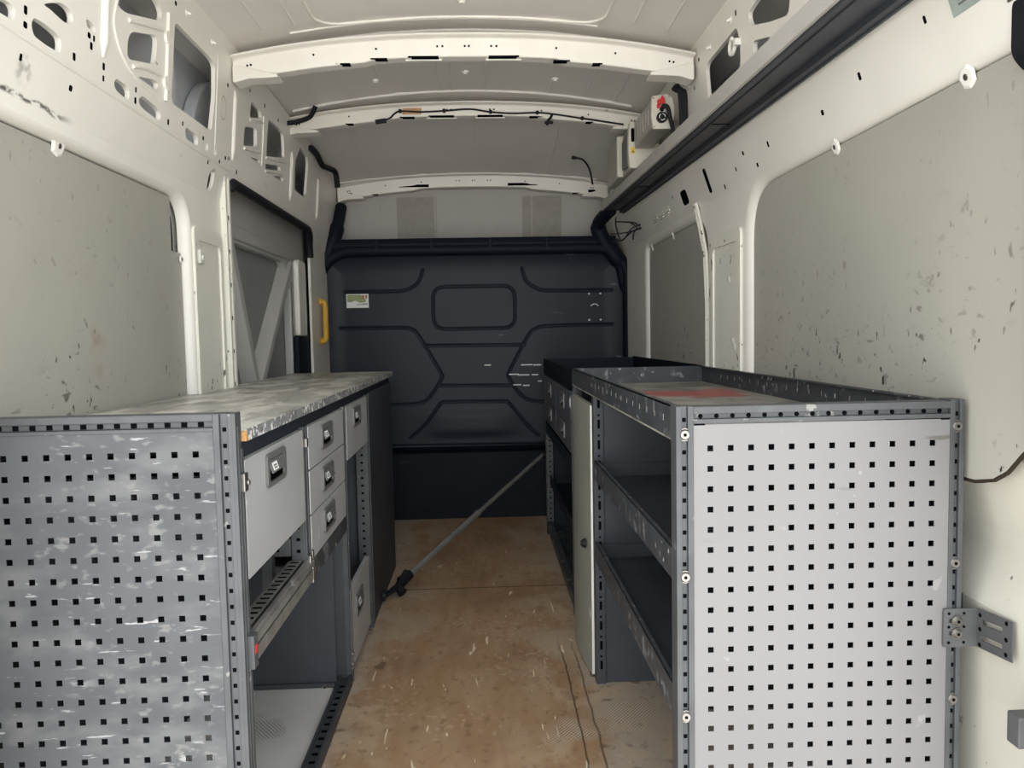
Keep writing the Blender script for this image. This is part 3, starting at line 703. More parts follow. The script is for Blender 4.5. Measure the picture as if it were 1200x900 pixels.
lb = thing('lining_board', 'scuffed grey lining board on the left wall behind the worktop', 'wall panel', (-.953, 1.8, .04))
MB().prism(fillet([(1.175, .04), (2.497, .04), (2.497, 1.425), (2.425, 1.425), (2.425, 1.590), (1.175, 1.590)], [.004, .004, .004, .002, .006, .004], 2), 'x', -.958, -.950).build('board', 'lining_grey', lb)
clip(lb, (-.947, 1.80, 1.592), (1, 0, -.25), .028); clip(lb, (-.947, 2.485, 1.405), (1, 0, 0), .012)
rb = thing('lining_board', 'long grey lining board on the right wall behind the nearest shelf rack', 'wall panel', (.907, 1.8, .86))
o_ = offset(near_r, -.004)
top = [p for p in o_ if p[1] > 1.2]
MB().prism([(1.174, .985), (1.21, .965), (1.25, .93), (1.285, .895), (1.32, .875), (1.37, .864), (1.45, .862), (2.524, .862)] + top, 'x', .903, .911).build('board', 'lining_grey', rb)
bl = [(1.174, .985), (1.21, .965), (1.25, .93), (1.285, .895), (1.32, .875), (1.37, .864), (1.45, .862), (1.70, .862)]
MB().loft([[(.9035, y, z), (.9125, y, z), (.9125, y + .004 * (y < 1.33), z - .007), (.9035, y + .004 * (y < 1.33), z - .007)] for y, z in bl]).build('edge_gap_strip', 'edge_gap_dark', rb)  # dark strip colours in the board's wood edge and the shaded gap beneath
for y, z, r in ((1.405, 1.603, .024), (1.93, 1.603, .022), (2.49, 1.592, .020)): clip(rb, (.899, y, z), (-1, 0, -.3), r)
fb = thing('lining_board', 'short grey lining board on the right wall beyond the pillar, near the bulkhead', 'wall panel', (.907, 3.5, .90))
o_ = offset(far_r, -.004)
MB().prism([(2.986, .90), (4.104, .90)] + [p for p in o_ if p[1] > 1.2], 'x', .903, .911).build('board', 'lining_grey', fb)
for y, z in ((3.58, 1.592), (4.02, 1.588)): clip(fb, (.899, y, z), (-1, 0, -.3), .019)

# ------------------------------------------------------------------ racking helpers
def dots_z(mb, x0, x1, y0, y1, z0, z1, pitch=.030, h=.004):
    z = z0
    while z < z1: mb.box(x0, x1, y0, y1, z - h, z + h); z += pitch
def front_upright(mb, x0, x1, y0, y1, z0, z1, groove=.4):
    """slotted upright facing the rear of the van: two strips and a pierced groove"""
    w = x1 - x0; a = x0 + w * (1 - groove) / 2; b = x1 - w * (1 - groove) / 2
    mb.use(0).box(x0, a, y0, y1, z0, z1).box(b, x1, y0, y1, z0, z1).box(a, b, y0 + .006, y1, z0, z1)
    c = (a + b) / 2
    mb.use(1); dots_z(mb, c - .0036, c + .0036, y0 + .0050, y0 + .007, z0 + .025, z1 - .01); mb.use(0)
def side_upright(mb, xs, x0, x1, y0, y1, z0, z1, holes=True):
    """upright seen from the aisle; xs = +1 faces +X, -1 faces -X; pierced web on its rear-facing side"""
    w = y1 - y0
    mb.use(0).box(x0, x1, y0, y1, z0, z1)
    xf = x1 if xs > 0 else x0
    mb.box(xf, xf + xs * .004, y0, y0 + w * .3, z0, z1).box(xf, xf + xs * .004, y1 - w * .3, y1, z0, z1)
    if holes:
        mb.use(1); c = (x0 + x1) / 2
        dots_z(mb, c - .005, c + .005, y0 - .001, y0 + .001, z0 + .03, z1 - .02, .030, .004)
        mb.use(0)
def bolt(parent, p, n, r=.0105):
    p, n = Vector(p), Vector(n); mb = MB()
    mb.cyl(p, p + n * .003, r * 1.15, 16); mb.cyl(p + n * .003, p + n * .007, r, 16, r * .75)
    mb.use(1).cyl(p + n * .0068, p + n * .0075, r * .32, 6)
    return mb.build('bolt', ['zinc', 'hole_black'], parent)
def drawer_handle(parent, xs, x, y0, y1, z0, z1, mark=True):
    """moulded pull, its pocket depth suggested by black; xs = direction it faces"""
    X = lambda d: x + xs * d
    mb = MB(); a, b = sorted((X(.0), X(.006)))
    outer = fillet([(y0, z0), (y1, z0 + .0), (y1, z1), (y0, z1)], .014, 4)
    w = y1 - y0; h = z1 - z0
    inner = fillet(rect(y0 + .016, y1 - .016, z0 + .010, z1 - .012), .008, 3)
    mb.plate([outer, inner], 'x', a, b)
    mb.use(1).prism(inner, 'x', *sorted((X(.0004), X(.0012))))  # black backing stands in for the shade of a deep pocket
    # hinged tongue leaning out over the finger pocket
    mb.use(0)
    ty0, ty1 = y0 + .020, y1 - .020; t0, t1 = z0 + h * .40, z0 + h * .76
    mb.loft([[(X(.001), ty0, t1), (X(.001), ty1, t1), (X(.009), ty1, t0), (X(.009), ty0, t0)],
             [(X(.004), ty0, t1 + .003), (X(.004), ty1, t1 + .003), (X(.012), ty1, t0 + .001), (X(.012), ty0, t0 + .001)]])
    if mark:
        yl = ty0 + .008; sl = (.004 - .012) / (t1 - t0)
        f = lambda z: .0125 + (z - t0) * sl + .0004
        mb.use(2)
        q0, q1 = t0 + h * .07, t1 - h * .05
        mb.loft([[(X(f(q1) - .001), yl, q1), (X(f(q1) - .001), yl + w * .26, q1), (X(f(q0) - .001), yl + w * .26, q0), (X(f(q0) - .001), yl, q0)],
                 [(X(f(q1)), yl, q1), (X(f(q1)), yl + w * .26, q1), (X(f(q0)), yl + w * .26, q0), (X(f(q0)), yl, q0)]])
        mb.use(0)
        for k in (.3, .6):
            zq = q0 + (q1 - q0) * k
            mb.box(X(f(zq) - .0005), X(f(zq) + .0006), yl + w * .05, yl + w * .20, zq - .0016, zq + .0016)
    return mb.build('handle', ['handle_grey', 'hole_black', 'handle_label'], parent, bevel=.0015)
def drawer(parent, xs, x, y0, y1, z0, z1, hy0, hy1, hz0, hz1, depth, m='drawer_grey', mark=True, name='drawer'):
    """pull-out drawer: front sheet with folded edges plus the box behind it"""
    mb = MB(); a, b = sorted((x - xs * .016, x)); mb.prism(fillet(rect(y0, y1, z0, z1), .004, 2), 'x', a, b)
    mb.use(1)
    bx0, bx1 = sorted((x - xs * depth, x - xs * .016)); t = .003
    mb.box(bx0, bx1, y0 + .02, y0 + .02 + t, z0 + .012, z1 - .03).box(bx0, bx1, y1 - .02 - t, y1 - .02, z0 + .012, z1 - .03)
    mb.box(bx0, bx1, y0 + .02, y1 - .02, z0 + .009, z0 + .012)
    xb = bx0 if xs > 0 else bx1 - t
    mb.box(xb, xb + t, y0 + .02, y1 - .02, z0 + .012, z1 - .03)
    d = mb.build(name, [m, 'divider_grey'], parent, bevel=.0012)
    drawer_handle(d, xs, x, hy0, hy1, hz0, hz1, mark)
    return d

# ------------------------------------------------------------------ left racking
lu = thing('drawer_rack', 'grey steel drawer rack along the left wall with perforated end panel and five drawers', 'racking', (-.70, 2.6, 0))
XF = -.454
mb = MB(); mb.perf([-.525 - .038 * i for i in range(11)], [.941 - .038 * i for i in range(24)], -.938, -.4925, .022, .982, 1.4065, 1.4085, .0057)
ep = mb.build('end_panel', 'worn_panel', lu)
tag(ep, 'scratched mid-grey perforated panel')
mb = MB(); front_upright(mb, -.492, XF, 1.4045, 1.446, 0, 1.014)
mb.use(0).box(XF - .004, XF + .003, 1.404, 1.409, 0, 1.014).box(XF - .002, XF + .003, 1.418, 1.424, 0, .99).box(XF - .002, XF + .003, 1.434, 1.446, 0, .945)
mb.build('corner_post', ['frame_steel', 'hole_black'], lu, bevel=.0012)
mb = MB(); front_upright(mb, -.9485, -.938, 1.4045, 1.446, 0, 1.014); mb.build('corner_post', ['frame_steel', 'hole_black'], lu, bevel=.0012)
mb = MB(); mb.box(-.938, -.492, 1.4045, 1.445, 1.001, 1.014).box(-.938, -.492, 1.4045, 1.445, .982, .989).box(-.938, -.492, 1.412, 1.445, .989, 1.001)
mb.use(1)
for i in range(15): x = -.935 + .030 * i; mb.box(x - .0055, x + .0055, 1.4105, 1.413, .9905, .9995)
mb.build('end_rail', ['frame_steel', 'hole_black'], lu, bevel=.0012)
bolt(lu, (-.4725, 1.4095, .276), (0, -1, 0), .010)
mb = MB(); side_upright(mb, 1, -.494, XF - .004, 1.935, 1.978, .52, .925)
dots = mb.build('post', ['frame_steel', 'hole_black'], lu, bevel=.0012)
mb = MB(); side_upright(mb, 1, -.494, XF - .004, 2.488, 2.530, 0, .925); mb.build('post', ['frame_steel', 'hole_black'], lu, bevel=.0012)
mb = MB(); side_upright(mb, 1, -.502, XF - .004, 2.992, 3.050, 0, .925); mb.build('post', ['frame_steel', 'hole_black'], lu, bevel=.0012)
mb = MB(); mb.box(-.494, XF - .012, 1.446, 3.80, .922, .955).box(-.90, -.494, 1.446, 3.80, .935, .955); mb.build('top_frame', 'dark_sheet', lu, bevel=.001)
drawer(lu, 1, XF, 1.458, 1.928, .690, .920, 1.592, 1.742, .838, .908, .42)
for z0, z1 in ((.808, .920), (.690, .804), (.572, .686)):
    drawer(lu, 1, XF, 1.988, 2.482, z0, z1, 2.135, 2.285, z0 + .030, z0 + .098, .42)
drawer(lu, 1, XF, 2.540, 2.985, .742, .920, 2.665, 2.81, .838, .905, .40)
fp_ = MB(); fp_.prism(fillet(rect(2.50, 2.925, .045, .31), .004, 2), 'x', XF - .016, XF); fp_.use(1).box(XF - .020, XF - .016, 2.51, 2.915, .05, .30)
dr = fp_.build('flap', ['drawer_grey', 'divider_grey'], lu, bevel=.0012); drawer_handle(dr, 1, XF, 2.605, 2.745, .185, .262)
# telescopic rail whose drawer is missing, and the cross members behind it
mb = MB(); mb.box(-.500, -.462, 1.452, 1.93, .576, .588).box(-.500, -.496, 1.452, 1.93, .53, .576).box(-.466, -.462, 1.452, 1.975, .526, .588)
mb.box(-.462, -.452, 1.43, 1.97, .555, .585).box(-.460, -.446, 1.44, 1.97, .562, .578).box(-.462, -.450, 1.43, 2.00, .524, .552)
mb.use(1)
for i in range(16): y = 1.475 + .029 * i; mb.box(-.492, -.472, y - .005, y + .005, .5875, .5885)
mb.build('slide_rail', ['rail_zinc', 'hole_black'], lu, bevel=.0012)
mb = MB(); mb.box(-.466, -.440, 1.425, 1.450, .528, .592).use(1).box(-.4405, -.4395, 1.43, 1.445, .555, .572)
mb.build('rail_stop', ['frame_steel', 'red_plastic'], lu, bevel=.002)
mb = MB(); mb.box(-.462, -.449, 1.972, 1.99, .515, .60); mb.build('catch', 'zinc', lu, bevel=.002)
mb = MB()
mb.box(-.90, -.494, 1.925, 1.932, .60, .645)
mb.use(1)
for i in range(12): x = -.88 + .032 * i; mb.box(x - .006, x + .006, 1.9235, 1.926, .612, .622)
mb.use(0).box(-.56, -.535, 1.90, 1.93, .52, .92)
mb.use(1); dots_z(mb, -.552, -.543, 1.8985, 1.901, .60, .91, .030, .0045)
mb.build('cross_rail', ['frame_steel', 'hole_black'], lu, bevel=.001)
mb = MB(); mb.box(-.90, -.470, 1.978, 2.486, .555, .560).box(-.474, XF, 1.978, 2.486, .520, .568); mb.build('cabinet_base', 'lip_steel', lu, bevel=.001)
mb = MB(); mb.box(-.905, -.494, 2.440, 2.4435, .028, .555).box(-.905, -.47, 2.486, 2.4895, .02, .92); mb.build('divider', 'divider_grey', lu)
mb = MB(); mb.box(-.494, XF, 1.446, 2.50, 0, .030).box(-.494, -.486, 1.446, 2.50, .03, .040).box(XF - .008, XF, 1.446, 2.50, .03, .040).box(-.905, -.494, 2.430, 2.46, .0, .038)
mb.use(1)
for i in range(24): y = 1.50 + .040 * i; mb.box(-.482, -.466, y - .006, y + .006, .0295, .031)
mb.use(0)
mb.build('floor_frame', ['divider_grey', 'hole_black'], lu, bevel=.0012)
for p in ((-.53, 2.43, .028), (-.505, 2.43, .028)): bolt(lu, p, (0, -1, 0), .007)
for p in ((XF + .0, 2.509, .10), (XF + .0, 2.509, .065)): bolt(lu, p, (1, 0, 0), .008)
MB().box(-.905, -.497, 1.447, 2.428, .016, .024).build('tray_floor', 'tray_board', lu)
mb = MB(); mb.box(-.90, -.896, 1.446, 3.80, .03, .93); mb.build('back_sheet', 'dark_sheet', lu)
mb = MB(); mb.box(XF - .006, XF - .002, 3.052, 3.80, 0, .93).box(-.90, XF - .004, 3.796, 3.80, 0, .93).box(-.90, -.50, 3.04, 3.044, 0, .93); mb.build('side_sheet', 'divider_grey', lu, bevel=.001)
for z in (.885, .585):
    q = MB(); q.box(XF - .002, XF + .008, 1.936, 1.956, z - .012, z + .012); q.build('catch', 'zinc', lu, bevel=.003)
q = MB(); q.box(XF + .0, XF + .010, 1.425, 1.447, .865, .90); q.cyl((XF + .01, 1.436, .882), (XF + .016, 1.436, .882), .006, 8); q.build('catch', 'zinc', lu, bevel=.003)

wt = thing('worktop', 'long worn grey worktop with speckled front edge lying on the left drawer rack', 'worktop', (-.70, 2.6, .956))
wpoly = [(XF + .004, 1.462), (XF + .004, 3.83), (-.938, 3.83), (-.938, 2.93), (-.90, 2.91), (-.90, 2.48), (-.938, 2.46), (-.938, 1.449), (XF - .022, 1.449), (XF - .018, 1.456)]
MB().prism(wpoly, 'z', .9565, .978).build('top_board', ['worn_worktop'], wt, bevel=.0015)
e = MB(); e.box(XF + .0042, XF + .0062, 1.466, 3.829, .9565, .9785); e.box(-.93, XF - .022, 1.4468, 1.4488, .9565, .979); e.build('edge_strip', 'worktop_edge', wt)
e = MB(); e.loft([[(XF - .021, 1.450, .957), (XF + .008, 1.4505, .9575), (XF + .007, 1.470, .957), (XF - .015, 1.464, .957)],
                  [(XF - .020, 1.4505, .976), (XF + .002, 1.452, .974), (XF + .004, 1.466, .9775), (XF - .014, 1.463, .977)]])
tag(e.build('chipped_corner', 'bare_wood', wt), 'bare orange wood at the chipped corner')

# ------------------------------------------------------------------ right racking, nearest rack
ru = thing('shelf_rack', 'open grey shelf rack on the right with pale perforated end panel and red-stained top tray', 'racking', (.62, 2.2, 0))
XG = .351
mb = MB(); mb.perf([.415 + .038 * i for i in range(12)], [.9315 - .038 * i for i in range(24)], .3835, .8655, .02, .976, 1.3875, 1.3895, .0055)
tag(mb.build('end_panel', 'light_panel', ru), 'pale grey perforated panel')
mb = MB(); front_upright(mb, XG, .3835, 1.385, 1.425, 0, 1.010, .34); mb.build('corner_post', ['frame_steel', 'hole_black'], ru, bevel=.0012)
mb = MB(); front_upright(mb, .8655, .892, 1.385, 1.425, 0, 1.012, .34); mb.build('corner_post', ['frame_steel', 'hole_black'], ru, bevel=.0012)
mb = MB(); mb.box(.3835, .8655, 1.385, 1.425, .996, 1.009).box(.3835, .8655, 1.385, 1.425, .978, .986).box(.3835, .8655, 1.393, 1.425, .986, .996)
mb.use(1)
for i in range(16): x = .398 + .030 * i; mb.cyl((x, 1.3915, .991), (x, 1.3935, .991), .0045, 8)
mb.box(.3845, .405, 1.3865, 1.388, .9745, .9785); mb.box(.848, .8645, 1.3865, 1.388, .9745, .9785)
mb.build('end_rail', ['frame_steel', 'hole_black'], ru, bevel=.0012)
for x, z in ((.3672, .958), (.3672, .692), (.3672, .425), (.879, .962), (.879, .703), (.879, .440)): bolt(ru, (x, 1.390, z), (0, -1, 0), .0105)
# top tray
mb = MB(); mb.box(XG, .872, 1.425, 3.02, .944, .948)
mb.build('top_tray', 'stained_tray', ru)
def lip(x0, x1, y0, y1, z0, z1, slots, xs, nm='lip'):
    mb = MB(); mb.box(x0, x1, y0, y1, z0, z1).box(*sorted((x0 if xs > 0 else x1, (x0 if xs > 0 else x1) + xs * .014)), y0, y1, z1 - .004, z1)
    mb.use(1); y = y0 + .06
    xo = x0 if xs > 0 else x1
    for k in range(slots):
        zc = (z0 + z1) / 2 + .002
        mb.box(x0 - .0006, x0 + .0006, y - .0022, y + .0022, zc - .0065, zc + .0065); y += .076
    return mb.build(nm, ['lip_steel', 'rail_zinc'], ru, bevel=.0008)
lip(XG, XG + .003, 1.425, 3.02, .948, 1.010, 14, 1, 'front_lip')
lip(.870, .873, 1.425, 3.02, .948, 1.010, 18, -1, 'back_lip')
mb = MB(); mb.box(XG, .873, 3.017, 3.02, .948, 1.010); mb.build('far_lip', 'lip_steel', ru)
for z in (.740, .474):
    s_ = MB(); s_.box(XG + .003, .872, 1.425, 2.435, z - .056, z - .052); s_.box(XG + .003, .872, 2.431, 2.435, z - .052, z - .01)
    sh = s_.build('shelf', 'divider_grey', ru)
    l_ = MB(); l_.box(XG, XG + .003, 1.425, 2.435, z - .062, z).box(XG, XG + .012, 1.425, 2.435, z - .003, z); l_.build('shelf_lip', 'lip_steel', sh, bevel=.0008)
mb = MB(); mb.box(XG + .01, .872, 2.4455, 2.4485, 0, .944).box(XG, XG + .030, 2.436, 2.480, 0, .944)
mb.use(1); z = .05; c = XG + .016
while z < .93:
    mb.box(c - .004, c + .004, 2.4350, 2.4365, z, z + .028); mb.box(c - .004, c + .003, 2.4350, 2.4365, z + .040, z + .046); z += .066
mb.build('divider', ['divider_grey', 'hole_black'], ru)
mb = MB(); mb.box(.870, .873, 1.425, 2.44, 0, .944); mb.build('back_sheet', 'dark_sheet', ru)
# bowed pale door closing the far bay
mb = MB(); ny, nz = 10, 18
def dx(y, z):
    u = (y - 2.485) / .485
    return XG - .004 - .024 * math.sin(PI * max(0, min(1, u * .9 + .05))) ** 1.0 * (1 - z / .915) ** .8
A_ = [[None] * (nz + 1) for _ in range(ny + 1)]
for i in range(ny + 1):
    for j in range(nz + 1):
        y = 2.485 + .485 * i / ny; zb = .012 + (.10 * max(0, (i / ny - .72) / .28) ** 2); z = zb + (.912 - zb) * j / nz
        A_[i][j] = (len(mb.v)); mb.v.append((dx(y, z), y, z)); mb.v.append((dx(y, z) + .016, y, z))
for i in range(ny):
    for j in range(nz):
        a, b, c, d_ = A_[i][j], A_[i + 1][j], A_[i + 1][j + 1], A_[i][j + 1]
        mb.face([a, b, c, d_]); mb.face([a + 1, d_ + 1, c + 1, b + 1])
for i in range(ny):
    for j in (0, nz): a, b = A_[i][j], A_[i + 1][j]; mb.face([a, b, b + 1, a + 1])
mb.use(1)
for j in range(nz):
    for i in (0, ny): a, b = A_[i][j], A_[i][j + 1]; mb.face([a, b, b + 1, a + 1])
door = mb.build('door', ['sage_door', 'bright_edge'], ru, smooth=30)
tag(door, 'pale sage bowed door with bright edge')
kx = dx(2.66, .44); q = MB(); q.cyl((kx, 2.545, .44), (kx - .012, 2.545, .44), .017, 14, .013); q.cyl((kx - .012, 2.545, .44), (kx - .016, 2.545, .44), .009, 10)
q.build('knob', 'rubber', door, smooth=40)
q = MB(); q.cyl((XG - .004, 2.50, .0), (XG - .004, 2.50, .012), .010, 10); q.box(XG - .012, XG + .008, 2.492, 2.510, .004, .010); q.build('door_foot', 'zinc', door)
# bracket that ties the rack to the body side
br = MB()
pl = [fillet(rect(.856, .923, .543, .617), .004, 2), fillet(rect(.866, .888, .566, .574), .0035, 3), fillet(rect(.866, .888, .590, .598), .0035, 3)]
br.plate(pl, 'y', 1.3815, 1.3845)
fl_ = [[(1.384, .543), (1.384, .617), (1.285, .626), (1.285, .553)], fillet([(1.368, .590), (1.310, .597), (1.310, .607), (1.368, .600)], .004, 3), fillet([(1.368, .560), (1.310, .566), (1.310, .576), (1.368, .570)], .004, 3)]
br.plate(fl_, 'x', .920, .923)
br.use(1)
for y, z in ((1.372, .607), (1.30, .618), (1.372, .550), (1.30, .561), (1.30, .588), (1.372, .580)): br.cyl((.9205, y, z), (.9192, y, z), .004, 10)
for x, z in ((.866, .608), (.895, .608), (.866, .582), (.866, .552), (.895, .582), (.895, .552)): br.cyl((x, 1.3820, z), (x, 1.3808, z), .0028, 8)
bk_ = br.build('wall_bracket', ['bracket_grey', 'hole_black'], ru)
for z in (.570, .594): bolt(bk_, (.881, 1.3815, z), (0, -1, 0), .0095)
q = MB(); q.box(.894, .904, 1.40, 1.42, .60, .64); q.build('bracket_nut', 'rubber', bk_)

# ------------------------------------------------------------------ right racking, far unit
fu = thing('drawer_rack', 'dark drawer rack on the right beside the bulkhead, beyond the pale door', 'racking', (.62, 3.72, 0))
for (y0, y1) in ((3.085, 3.70), (3.715, 4.33)):
    for z0, z1 in ((.790, .915), (.662, .786)):
        drawer(fu, -1, XG, y0, y1, z0, z1, (y0 + y1) / 2 - .08, (y0 + y1) / 2 + .08, z0 + .03, z0 + .10, .42, 'dark_drawer', False)
mb = MB(); side_upright(mb, -1, XG + .004, XG + .04, 3.028, 3.075, 0, .944); mb.build('post', ['frame_steel', 'hole_black'], fu, bevel=.001)
mb = MB(); side_upright(mb, -1, XG + .004, XG + .04, 4.345, 4.39, 0, .944); mb.build('post', ['frame_steel', 'hole_black'], fu, bevel=.001)
q = MB(); q.box(XG - .006, XG + .002, 3.03, 3.07, .845, .905); q.use(1).box(XG - .0075, XG - .0055, 3.035, 3.062, .855, .893); q.build('catch', ['frame_steel', 'clear_clip'], fu, bevel=.003)
mb = MB(); mb.box(XG, .873, 3.026, 4.42, .944, .948).box(XG, XG + .003, 3.026, 4.42, .918, 1.006).box(.870, .873, 3.026, 4.42, .948, 1.012).box(XG, .873, 4.417, 4.42, .948, 1.006); mb.build('top_tray', 'navy_trim', fu)
mb = MB(); mb.box(XG, XG + .030, 3.075, 4.345, .03, .075).box(XG + .01, .872, 3.03, 4.40, .03, .04); mb.build('floor_frame', 'lip_steel', fu, bevel=.001)
mb = MB(); mb.box(XG, XG + .003, 3.075, 4.345, .590, .655).box(XG, .872, 3.075, 4.345, .648, .655); mb.build('drawer_base', 'dark_sheet', fu)
mb = MB(); mb.box(XG + .02, XG + .023, 3.075, 4.345, .29, .345).box(XG + .02, .872, 3.075, 4.345, .29, .294); mb.build('shelf', 'dark_sheet', fu)
mb = MB(); mb.box(.868, .872, 3.03, 4.40, .03, .944).box(XG + .04, .872, 4.395, 4.399, .03, .944).box(XG + .04, .872, 3.026, 3.03, .03, .944); mb.build('back_sheet', 'dark_sheet', fu)

# ------------------------------------------------------------------ bar across the aisle
cb = thing('cargo_bar', 'grey telescopic bar leaning across the aisle from the floor to the right rack', 'cargo bar', (-.40, 3.33, 0))
A0 = Vector((-.362, 3.40, .072)); B0 = Vector((.332, 4.365, .455)); D0 = (B0 - A0)
J = A0 + D0 * .47
MB().cyl(A0, J, .0155, 16).build('outer_tube', 'bar_steel', cb, smooth=40)
MB().cyl(J, B0, .0115, 16).build('inner_tube', 'bar_steel', cb, smooth=40)
MB().cyl(J - D0 * .012, J + D0 * .006, .0175, 16, .014).build('collar', 'bar_steel', cb, smooth=40)
q = MB(); q.cyl(A0 - D0 * .03, A0 + D0 * .02, .026, 10, .021); q.cyl(A0 - D0 * .045 + Vector((.01, 0, .012)), A0 + D0 * .0 + Vector((.0, 0, .026)), .013, 8); q.build('clamp', 'rubber', cb, smooth=40)
F0 = Vector((-.4375, 3.24, .045))
q = MB(); q.tube([A0 - D0 * .03, (-.40, 3.335, .048), F0], [.018, .014, .012], 10); q.cyl(F0, F0 + Vector((-.012, -.002, 0)), .022, 14); q.build('foot', 'rubber', cb, smooth=40)
q = MB(); q.cyl((-.372, 3.325, .024), (-.395, 3.345, .046), .021, 12, .017); q.build('knob', 'rubber', cb, smooth=40)
q = MB(); q.cyl((.331, 4.366, .456), (.3500, 4.366, .456), .020, 14); q.build('end_pad', 'rubber', cb, smooth=40)

# ------------------------------------------------------------------ overhead shelf and what sits on it
sh = thing('overhead_shelf', 'long overhead shelf with pale front lip and dark underside along the right wall', 'shelf', (.76, 2.8, 1.78))
zs = lambda y: 1.745 + .022 * y
def bar_yz(mb, x0, x1, a, b, y0=1.16, y1=4.42):
    mb.loft([[(x0, y, zs(y) + a), (x1, y, zs(y) + a), (x1, y, zs(y) + b), (x0, y, zs(y) + b)] for y in (y0, y1)])
m_ = MB(); bar_yz(m_, .694, .704, 0, .050); m_.build('front_lip', 'shelf_aluminium', sh, bevel=.002)
m_ = MB(); bar_yz(m_, .7042, .819, .004, .014); m_.build('shelf_board', 'shelf_under', sh)
m_ = MB(); bar_yz(m_, .7045, .709, -.004, .004); bar_yz(m_, .735, .740, .0005, .004); bar_yz(m_, .800, .819, -.012, .004); bar_yz(m_, .819, .826, -.016, .006); m_.build('edge_rail', 'divider_grey', sh, bevel=.001)
for y in (2.46, 3.62):
    m_ = MB(); m_.box(.7405, .7995, y - .002, y + .002, zs(y) + .002, zs(y) + .0045); m_.build('board_joint', 'hole_black', sh)

bx = thing('charger_box', 'pale box with curved black flank and yellow warning sticker resting on the overhead shelf', 'electrical box', (.73, 3.5, 1.872))
m_ = MB(); m_.loft([[(.668 - .006 * math.sin(PI * t), 3.42 + y, 1.872 + .198 * t) for t in [k / 8 for k in range(9)]] + [(.80, 3.42 + y, 2.07), (.80, 3.42 + y, 1.872)] for y in (0, .035)])
m_.build('front_cover', 'cream_plastic', bx, bevel=.003)
m_ = MB(); m_.box(.678, .80, 3.456, 3.64, 1.876, 2.062); m_.build('case', 'cream_case', bx, bevel=.004)
m_ = MB(); m_.loft([[(.663, 3.456 + .13 * t, 1.886 + .01 * t), (.677, 3.456 + .13 * t, 1.886 + .01 * t), (.677, 3.456 + .13 * t, 2.05 - .03 * t), (.663, 3.456 + .13 * t, 2.05 - .03 * t)] for t in (0, .5, 1)]); m_.build('flank_grille', 'handle_grey', bx, bevel=.003)
m_ = MB(); m_.prism(fillet(rect(.674, .688, 1.985, 2.045), .006, 3), 'y', 3.4175, 3.4205); m_.build('grip_slot', 'hole_black', bx)
m_ = MB(); m_.prism(rect(.672, .692, 1.935, 1.962), 'y', 3.4185, 3.4203); m_.use(1).prism([(.676, 1.938), (.688, 1.938), (.682, 1.952)], 'y', 3.4175, 3.4188); m_.build('warning_sticker', ['warning_yellow', 'handle_grey'], bx)

iv = thing('inverter', 'cream electrical box with red switch and black socket, mounted nearest on the overhead shelf', 'electrical box', (.73, 3.2, 1.94))
m_ = MB(); m_.prism(fillet([(.686, 1.952), (.766, 1.952), (.768, 2.056), (.686, 2.066)], .008), 'y', 3.066, 3.405); m_.build('case', 'cream_case', iv, bevel=.003)
m_ = MB()
for k in range(5): m_.box(.684, .687, 3.12 + .05 * k, 3.145 + .05 * k, 1.975, 2.04)
m_.build('cooling_rib', 'cream_case', iv, bevel=.001)
m_ = MB(); m_.prism(fillet([(.690, 1.944), (.766, 1.944), (.774, 2.02), (.764, 2.066), (.742, 2.078), (.684, 2.070), (.682, 1.99)], .006), 'y', 3.050, 3.066); m_.use(1)
for x, z in ((.694, 1.952), (.760, 1.950), (.690, 2.062), (.752, 2.068)): m_.cyl((x, 3.0505, z), (x, 3.0485, z), .003, 8)
m_.build('front_plate', ['cream_plastic', 'zinc'], iv, bevel=.0015)
m_ = MB(); m_.prism(fillet([(.706, 2.034), (.734, 2.038), (.732, 2.056), (.722, 2.070), (.716, 2.056), (.704, 2.052)], .003), 'y', 3.034, 3.050); m_.prism(rect(.703, .716, 2.022, 2.036), 'y', 3.042, 3.05); m_.build('switch', 'red_plastic', iv, bevel=.002)
m_ = MB(); m_.cyl((.722, 3.050, 1.986), (.722, 3.036, 1.986), .021, 18); m_.use(1)
for k in range(3): a = k * 2.1; m_.tube([(.722 + .012 * math.cos(a + .5 * j), 3.0352, 1.986 + .012 * math.sin(a + .5 * j)) for j in range(4)], .0015, 5)
m_.build('socket', ['rubber', 'clear_clip'], iv, smooth=40)
m_ = MB(); m_.prism(fillet(rect(.712, .732, 2.004, 2.014), .002), 'y', 3.036, 3.05); m_.build('socket_latch', 'clear_clip', iv)
m_ = MB(); m_.tube(smooth_path([(.718, 3.035, 2.012), (.724, 3.018, 2.022), (.738, 3.016, 2.016), (.748, 3.02, 1.98), (.762, 3.02, 1.92), (.775, 3.04, 1.845)]), .0085, 8); m_.build('power_lead', 'rubber', iv, smooth=50)

jb = thing('junction_box', 'plain cream box, farthest of three boxes on the overhead shelf', 'electrical box', (.73, 3.8, 1.885))
m_ = MB(); m_.prism(fillet(rect(.662, .80, 1.884, 2.068), .006), 'y', 3.70, 3.985); m_.build('case', 'cream_case', jb, bevel=.002)
m_ = MB(); m_.prism(fillet(rect(.657, .80, 1.884, 2.074), .008), 'y', 3.672, 3.70); m_.build('cover', 'cream_plastic', jb, bevel=.004)
cbl = MB()
for k, off in enumerate((0, .016, .034)):
    cbl.tube(smooth_path([(.752 + off * .3, 2.985, 2.072), (.768 + off * .5, 2.985, 2.088 - .01 * k), (.778 + off * .55, 2.985, 2.06), (.784 + off * .45, 2.985, 1.98), (.787 + off * .35, 2.985, 1.90), (.785 + off * .3, 2.985, 1.83 + .006 * k)]), .009, 8)
tag(cbl.build('cable_loom', 'rubber', None, smooth=50), 'thick black cables looping down beside the red-switched electrical box', 'cable')

